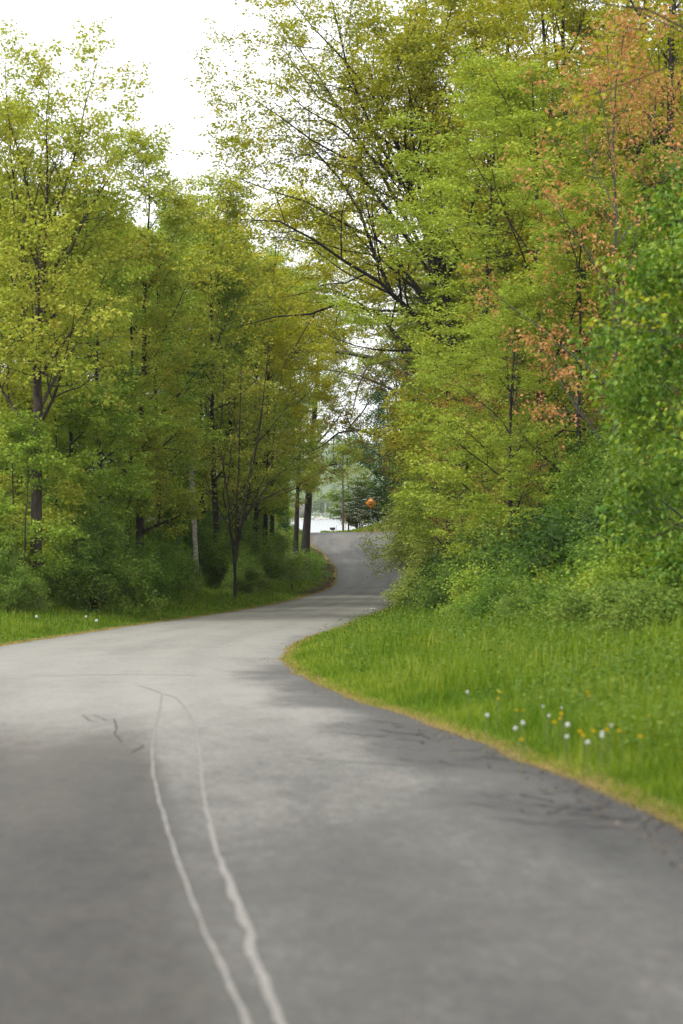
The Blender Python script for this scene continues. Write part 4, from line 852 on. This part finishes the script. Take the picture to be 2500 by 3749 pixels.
# pale birch-like trunk behind the ivy
xk, yk = place(1017, 195), 195.0; zk = float(ground(xk, yk))
t_ = thing('birch_tree', 'slender white-barked trunk left of the ivy-covered one', 'tree', (xk, yk, zk))
m_ = MB(); s = np.linspace(0, 1, 10); m_.tube(np.stack([.15 * np.sin(s * 5), 0 * s, -.2 + 9.5 * s], -1), .13 - .08 * s, 9); m_.build('trunk', bark('birch_bark', (.5, .48, .44), 1.5, 5), t_)
P = np.stack([.15 * np.sin(s * 5), 0 * s, -.2 + 9.5 * s], -1)[None]; B1, R1_, i1 = grow(np.random.default_rng(3), P, (.13 - .08 * s)[None], 10, .5, 1, .8, lambda l, t: .2 * l + 0 * t, N=5); B2, R2_, i2 = grow(np.random.default_rng(4), B1, R1_, 5, .2, 1, .8, lambda l, t: .4 * l + 0 * t, N=4)
for k in range(10): wood_obj('limb', [(B1[k:k + 1], R1_[k:k + 1], 4), (B2[i2 == k], R2_[i2 == k], 3)], BK['twig'], t_)
V, Q = leaves(np.random.default_rng(6), B2, 4, 6, .14, .1); obj('crown', mesh('crown', V, Q), LM['fresh'], t_)

# ------------------------------------------------------------------ grass, ground cover, litter
GR = leafmat('grass_blades', [(.0, (.03, .085, .008)), (.35, (.085, .165, .012)), (.65, (.165, .245, .018)), (1.0, (.34, .36, .06))], trans=.35, nscale=.8)
DRY = leafmat('dry_grass_blades', [(.0, (.16, .15, .03)), (.5, (.30, .24, .08)), (.95, (.38, .27, .10))], trans=.3, nscale=1.5)
WEED = leafmat('weed_leaves', [(.0, (.04, .10, .014)), (.5, (.09, .165, .02)), (.95, (.21, .27, .04))], trans=.3, nscale=1.0)
LIT = leafmat('leaf_litter', [(.0, (.05, .032, .018)), (.4, (.12, .075, .04)), (.7, (.19, .13, .08)), (.95, (.28, .21, .14))], trans=.05, nscale=1.2)
def blades(rng, X, Y, h, wd, lean=.35):
    n = len(X); Z = ground(X, Y) - .02; a = rng.uniform(0, 6.28, n); b = a + PI / 2 + rng.normal(0, .5, n)
    S = np.stack([np.cos(a), np.sin(a), 0 * a], -1) * (wd / 2)[:, None]; Lr_ = np.stack([np.cos(b), np.sin(b), 0 * a], -1) * (h * lean * rng.uniform(.1, 1.4, n))[:, None]
    P = np.stack([X, Y, Z], -1); up_ = np.zeros((n, 3)); up_[:, 2] = h
    V = np.stack([P - S, P + S, P + S * .8 + up_ * .55 + Lr_ * .35, P - S * .8 + up_ * .55 + Lr_ * .35, P + up_ + Lr_], 1).reshape(-1, 3)
    i = np.arange(n)[:, None] * 5
    return V, i + np.array([0, 1, 2, 3]), i + np.array([3, 2, 4])
rng = np.random.default_rng(131)
def scat(n, y0, y1, s0, s1, side, p=1.0, pw=1.0):
    """n points beside the road; density falls with distance"""
    u = rng.random(n); Y = (y0 ** (-p) + u * (y1 ** (-p) - y0 ** (-p))) ** (-1 / p) if p else y0 + u * (y1 - y0)
    s = s0 + (s1 - s0) * rng.random(n) ** pw
    return (XR(Y) + s if side > 0 else XL(Y) - s), Y, s
GV, GQ, GT, gn = [], [], [], 0
def addb(X, Y, h, wd, lean=.35):
    global gn
    V, Q, T = blades(rng, X, Y, h, wd, lean); GV.append(V); GQ.append(Q + gn); GT.append(T + gn); gn += len(V)
X, Y, s = scat(115000, 7, 95, .02, 7.5, 1, .8, 1.25)
cl = fbm(X * .7, Y * .7, 3); keep = cl > .22; X, Y, s, cl = X[keep], Y[keep], s[keep], cl[keep]
h = (.05 + .30 * sst(-.05, 1.3, s) * (.15 + 2.2 * cl ** 2 + .6 * sst(3, 6, s))) * rng.uniform(.4, 1.3, len(X)); addb(X, Y, h, np.maximum(.006, .00035 * Y) * rng.uniform(.8, 1.6, len(X)) + .002)
X, Y, s = scat(34000, 7, 60, .06, 1.1, 1, .9, 1.2); addb(X, Y, (.05 + .12 * sst(0, .8, s)) * rng.uniform(.5, 1.3, len(X)), np.maximum(.006, .00035 * Y) * rng.uniform(.8, 1.6, len(X)), .6)
X, Y, s = scat(66000, 30, 178, .02, 6.5, -1, .6, 1.1)
keep = s < 6.5 - 4.6 * sst(118, 142, Y); X, Y, s = X[keep], Y[keep], s[keep]; cl = fbm(X * .7, Y * .7, 3)
h = (.05 + .26 * sst(.1, 1.8, s) * (.4 + cl)) * rng.uniform(.5, 1.25, len(X)); addb(X, Y, h, np.maximum(.008, .00035 * Y) * rng.uniform(.8, 1.6, len(X)))
X = rng.uniform(-2, 14, 16000); Y = rng.uniform(186.3, 205, 16000); addb(X, Y, rng.uniform(.08, .3, 16000), np.full(16000, .06))
X = rng.uniform(-14, -3, 9000); Y = rng.uniform(150, 200, 9000); addb(X, Y, rng.uniform(.08, .35, 9000), np.full(9000, .055))
o_ = obj('grass', mesh('grass', np.concatenate(GV), np.concatenate(GQ), np.concatenate(GT)), GR); tag(o_, 'long green grass on the verges', 'grass', None, 'stuff')
GV, GQ, GT, gn = [], [], [], 0
X, Y, s = scat(26000, 7, 90, -.06, .2, 1, .9, 1.8); addb(X, Y, rng.uniform(.015, .07, len(X)) * (1 + s), np.maximum(.005, .0003 * Y) * rng.uniform(.7, 1.4, len(X)), 1.0)
X, Y, s = scat(16000, 30, 178, -.08, .32, -1, .5, 1.5); addb(X, Y, rng.uniform(.015, .07, len(X)), np.maximum(.008, .0004 * Y) * rng.uniform(.7, 1.4, len(X)), 1.0)
o_ = obj('dry_grass', mesh('dry_grass', np.concatenate(GV), np.concatenate(GQ), np.concatenate(GT)), DRY); tag(o_, 'straw coloured dry grass fringing the asphalt', 'grass', None, 'stuff')
# broad-leaved weeds in the grass and ground cover under the trees
def cover(n, X, Y, hmax, size):
    Z = ground(X, Y) + hmax * rng.random(n) ** 1.3
    D = nrm(np.column_stack([rng.normal(0, 1, (n, 2)), rng.normal(-.1, .3, n)])); Nn = nrm(rng.normal(0, .4, (n, 3)) + [0, 0, 1])
    return leaf_quads(rng, np.stack([X, Y, Z], -1), D, Nn, size * rng.uniform(.6, 1.4, n), size * .6 * rng.uniform(.7, 1.3, n))
X, Y, s = scat(80000, 12, 90, .6, 8, 1, .6); c = fbm(X * .9 + 20, Y * .9, 3) + .05 * s; k = c > .62; X, Y = X[k], Y[k]
V1, Q1 = cover(len(X), X, Y, .45, .04 + .0006 * Y)
X, Y, s = scat(30000, 34, 150, .8, 6, -1, .5); c = fbm(X * .8 + 50, Y * .8, 3); k = (c > .5); X, Y = X[k], Y[k]
V2, Q2 = cover(len(X), X, Y, .3, .06 + .0004 * Y)
o_ = obj('weeds', mesh('weeds', np.concatenate([V1, V2]), np.concatenate([Q1, Q2 + len(V1)])), WEED); tag(o_, 'broad-leaved weeds among the grass', 'weeds', None, 'stuff')
X, Y, s = scat(85000, 55, 190, 1.3, 22, -1, .3, 1.5); k = (s > 5.2 - 4.2 * sst(120, 142, Y)) & (fbm(X * .5, Y * .3 + 9, 3) > .40 - .25 * sst(135, 150, Y)); X, Y = X[k], Y[k]
V1, Q1 = cover(len(X), X, Y, .55, .11 + .0004 * Y)
X, Y, s = scat(40000, 25, 160, 5.5, 16, 1, .4, 1.2); V2, Q2 = cover(len(X), X, Y, .6, .08 + .0004 * Y)
o_ = obj('ground_cover', mesh('ground_cover', np.concatenate([V1, V2]), np.concatenate([Q1, Q2 + len(V1)])), LM['mid']); tag(o_, 'low green ground cover under the trees', 'undergrowth', None, 'stuff')
X, Y, s = scat(16000, 118, 170, .15, 3.2, -1, 0, 1.3); k = fbm(X * .6 + 4, Y * .4, 3) > .42; X, Y = X[k], Y[k]
V1, Q1 = cover(len(X), X, Y, .07, .11)
nl = 1500; u_ = rng.random(nl); Y = (8 ** -.9 + u_ * (60 ** -.9 - 8 ** -.9)) ** (-1 / .9); X = XR(Y) - .55 * rng.random(nl) ** 2.2 + .12   # crumbs blown against the kerbless edge
Zl = np.where(X < XR(Y), zr_at(X, Y), ground(X, Y)) + .006; Dl = nrm(np.column_stack([rng.normal(0, 1, (nl, 2)), rng.normal(0, .15, nl)]))
V3, Q3 = leaf_quads(rng, np.stack([X, Y, Zl], -1), Dl, nrm(rng.normal(0, .25, (nl, 3)) + [0, 0, 1]), rng.uniform(.012, .04, nl), rng.uniform(.01, .026, nl))
Q1 = np.concatenate([Q1, Q3 + len(V1)]); V1 = np.concatenate([V1, V3])
o_ = obj('leaf_litter', mesh('leaf_litter', V1, Q1), LIT); tag(o_, 'brown dead leaves on the bank and along the asphalt edge', 'leaf litter', None, 'stuff')
# ------------------------------------------------------------------ dandelions and other flowers
PUFF = leafmat('seed_down', [(.0, (.62, .62, .58)), (.95, (.75, .75, .72))], trans=.4); STEM = simple('flower_stem', (.13, .17, .05), .7); YPET = leafmat('petal_yellow', [(.0, (.6, .42, .012)), (.95, (.7, .52, .02))], trans=.3)
rd = np.random.default_rng(9)
def fib(n):
    i = np.arange(n) + .5; ph = np.arccos(1 - 2 * i / n); th = PI * (1 + 5 ** .5) * i; return np.stack([np.cos(th) * np.sin(ph), np.sin(th) * np.sin(ph), np.cos(ph)], -1)
d_ = fib(110)
Vp, Qp = leaf_quads(rd, d_ * .012, d_, nrm(rd.normal(0, 1, (110, 3))), .017, .010, 0)
Vq, Qq = leaf_quads(rd, d_ * .026, nrm(np.cross(d_, rd.normal(0, 1, (110, 3)))), d_, .012, .012, 0)
puff_me = mesh('seed_head', np.concatenate([Vp, Vq]), np.concatenate([Qp, Qq + len(Vp)]))
ang = np.arange(40) * 2.4; el_ = np.repeat([.25, .6, .95, 1.3], 10); dy_ = np.stack([np.cos(ang) * np.cos(el_), np.sin(ang) * np.cos(el_), np.sin(el_)], -1)
Vy, Qy = leaf_quads(rd, dy_ * .002, dy_, nrm(rd.normal(0, .2, (40, 3)) + [0, 0, 1]), .021, .007, .05); yel_me = mesh('petals', Vy, Qy)
def flower(kind, u, v, h, label, group, sc_=1.0):
    x, y = hit(u, v, h); z = float(ground(x, y)); t_ = thing('dandelion', label, 'flower', (x, y, z), float(rd.uniform(0, 6)), group)
    lx = rd.normal(0, .03)
    m_ = MB(); m_.tube([[0, 0, -.03], [lx * .4, 0, h * .5], [lx, 0, h - .008]], [.004, .003, .003], 5); m_.build('stem', STEM, t_)
    o = obj('seed_head' if kind else 'petals', puff_me if kind else yel_me, PUFF if kind else YPET, t_); o.location = (lx, 0, h); o.scale = (sc_,) * 3
q2 = lambda x, y: (1700 + x * .5102, 2200 + y * .5102)
clocks = [((155, 820), 'white dandelion clock standing alone, left of the other clocks near the road edge', 1), ((378, 915), 'lower left of two neighbouring white dandelion clocks', 1.05), ((440, 877), 'upper right of two neighbouring white dandelion clocks', 1.05), ((748, 887), 'largest round white dandelion clock in the right verge', 1.15),
          ((703, 975), 'dull white dandelion clock below the largest one', .95), ((903, 1015), 'white dandelion clock lowest on the right verge', 1.05), ((957, 948), 'pale clock among yellow flowers, left of a close pair', .9), ((997, 972), 'pale clock among yellow flowers, right of a close pair', .9), ((590, 828), 'dim whitish clock between the pair and the largest clock', .8), ((32, 655), 'small white clock farthest up the right verge', .95), ((1030, 897), 'small pale flower head above the yellow flower patch', .7), ((597, 758), 'tiny pale head above the dim clock', .65), ((715, 768), 'tiny pale head above the largest clock', .65)]
for (p, lab, s_) in clocks: flower(1, *q2(*p), rd.uniform(.24, .34), lab, 'dandelion clocks on the right verge', s_ * .55)
for i, p in enumerate([(403, 1008), (690, 815), (713, 820), (660, 880), (885, 690), (887, 667), (1150, 698), (243, 662), (225, 710), (370, 790), (405, 795), (885, 945), (930, 945), (1160, 940), (1260, 985), (1030, 940), (850, 975), (1310, 830), (1410, 875), (690, 850)]):
    flower(0, *q2(*p), rd.uniform(.2, .3), 'small yellow flower in the grass of the right verge', 'yellow flowers of the right verge', rd.uniform(.75, 1.15))
for (u, v, lab) in [(133, 2258, 'brightest white clock in the left verge, near the left edge'), (316, 2258, 'white clock in the left verge below the rounded shrub'), (355, 2272, 'white clock in the left verge nearest the road')]: flower(1, u, v, .3, lab, 'dandelion clocks on the left verge', 1.7)
# low weathered rail on the bank and a scrap of paper on the asphalt
xr_, yr_ = place(1452, 189.5), 189.5; zr_ = float(ground(xr_, yr_)); t_ = thing('wooden_rail', 'low grey weathered rail on the bank right of the warning sign', 'rail', (xr_, yr_, zr_))
for dx in (-.34, .34):
    m_ = MB(); m_.box((dx, 0, .12), (.09, .09, .62), .01); m_.build('post', WOODP, t_)
m_ = MB(); m_.box((0, -.07, .34), (.95, .04, .15), .008); m_.build('plank', WOODP, t_)
x, y = hit_road(1365, 2231); m_ = MB(); rp = np.random.default_rng(2); gx, gy = np.meshgrid(np.linspace(-.1, .1, 5), np.linspace(-.06, .06, 4)); m_.add(np.stack([gx, gy, .012 + .03 * rp.random(gx.shape)], -1), grid_quads(4, 5)); o_ = m_.build('paper_scrap', simple('white_paper', (.7, .7, .68), .8)); o_.location = (x, y, float(zr_at(x, y))); tag(o_, 'crumpled white paper scrap lying on the road at the bend', 'litter')
# ------------------------------------------------------------------ haze
m = bpy.data.materials.new('thin_haze'); m.use_nodes = True; m.node_tree.nodes.clear()
o2 = m.node_tree.nodes.new('ShaderNodeOutputMaterial'); pv = m.node_tree.nodes.new('ShaderNodeVolumePrincipled')
pv.inputs['Color'].default_value = (.86, .93, 1.0, 1); pv.inputs['Density'].default_value = .00009; pv.inputs['Anisotropy'].default_value = .0
m.node_tree.links.new(pv.outputs[0], o2.inputs['Volume'])
m_ = MB(); m_.box((0, 1250, 75), (4600, 2800, 210)); tag(m_.build('haze', m), 'thin pale haze over lake and hills', None, None, 'stuff')
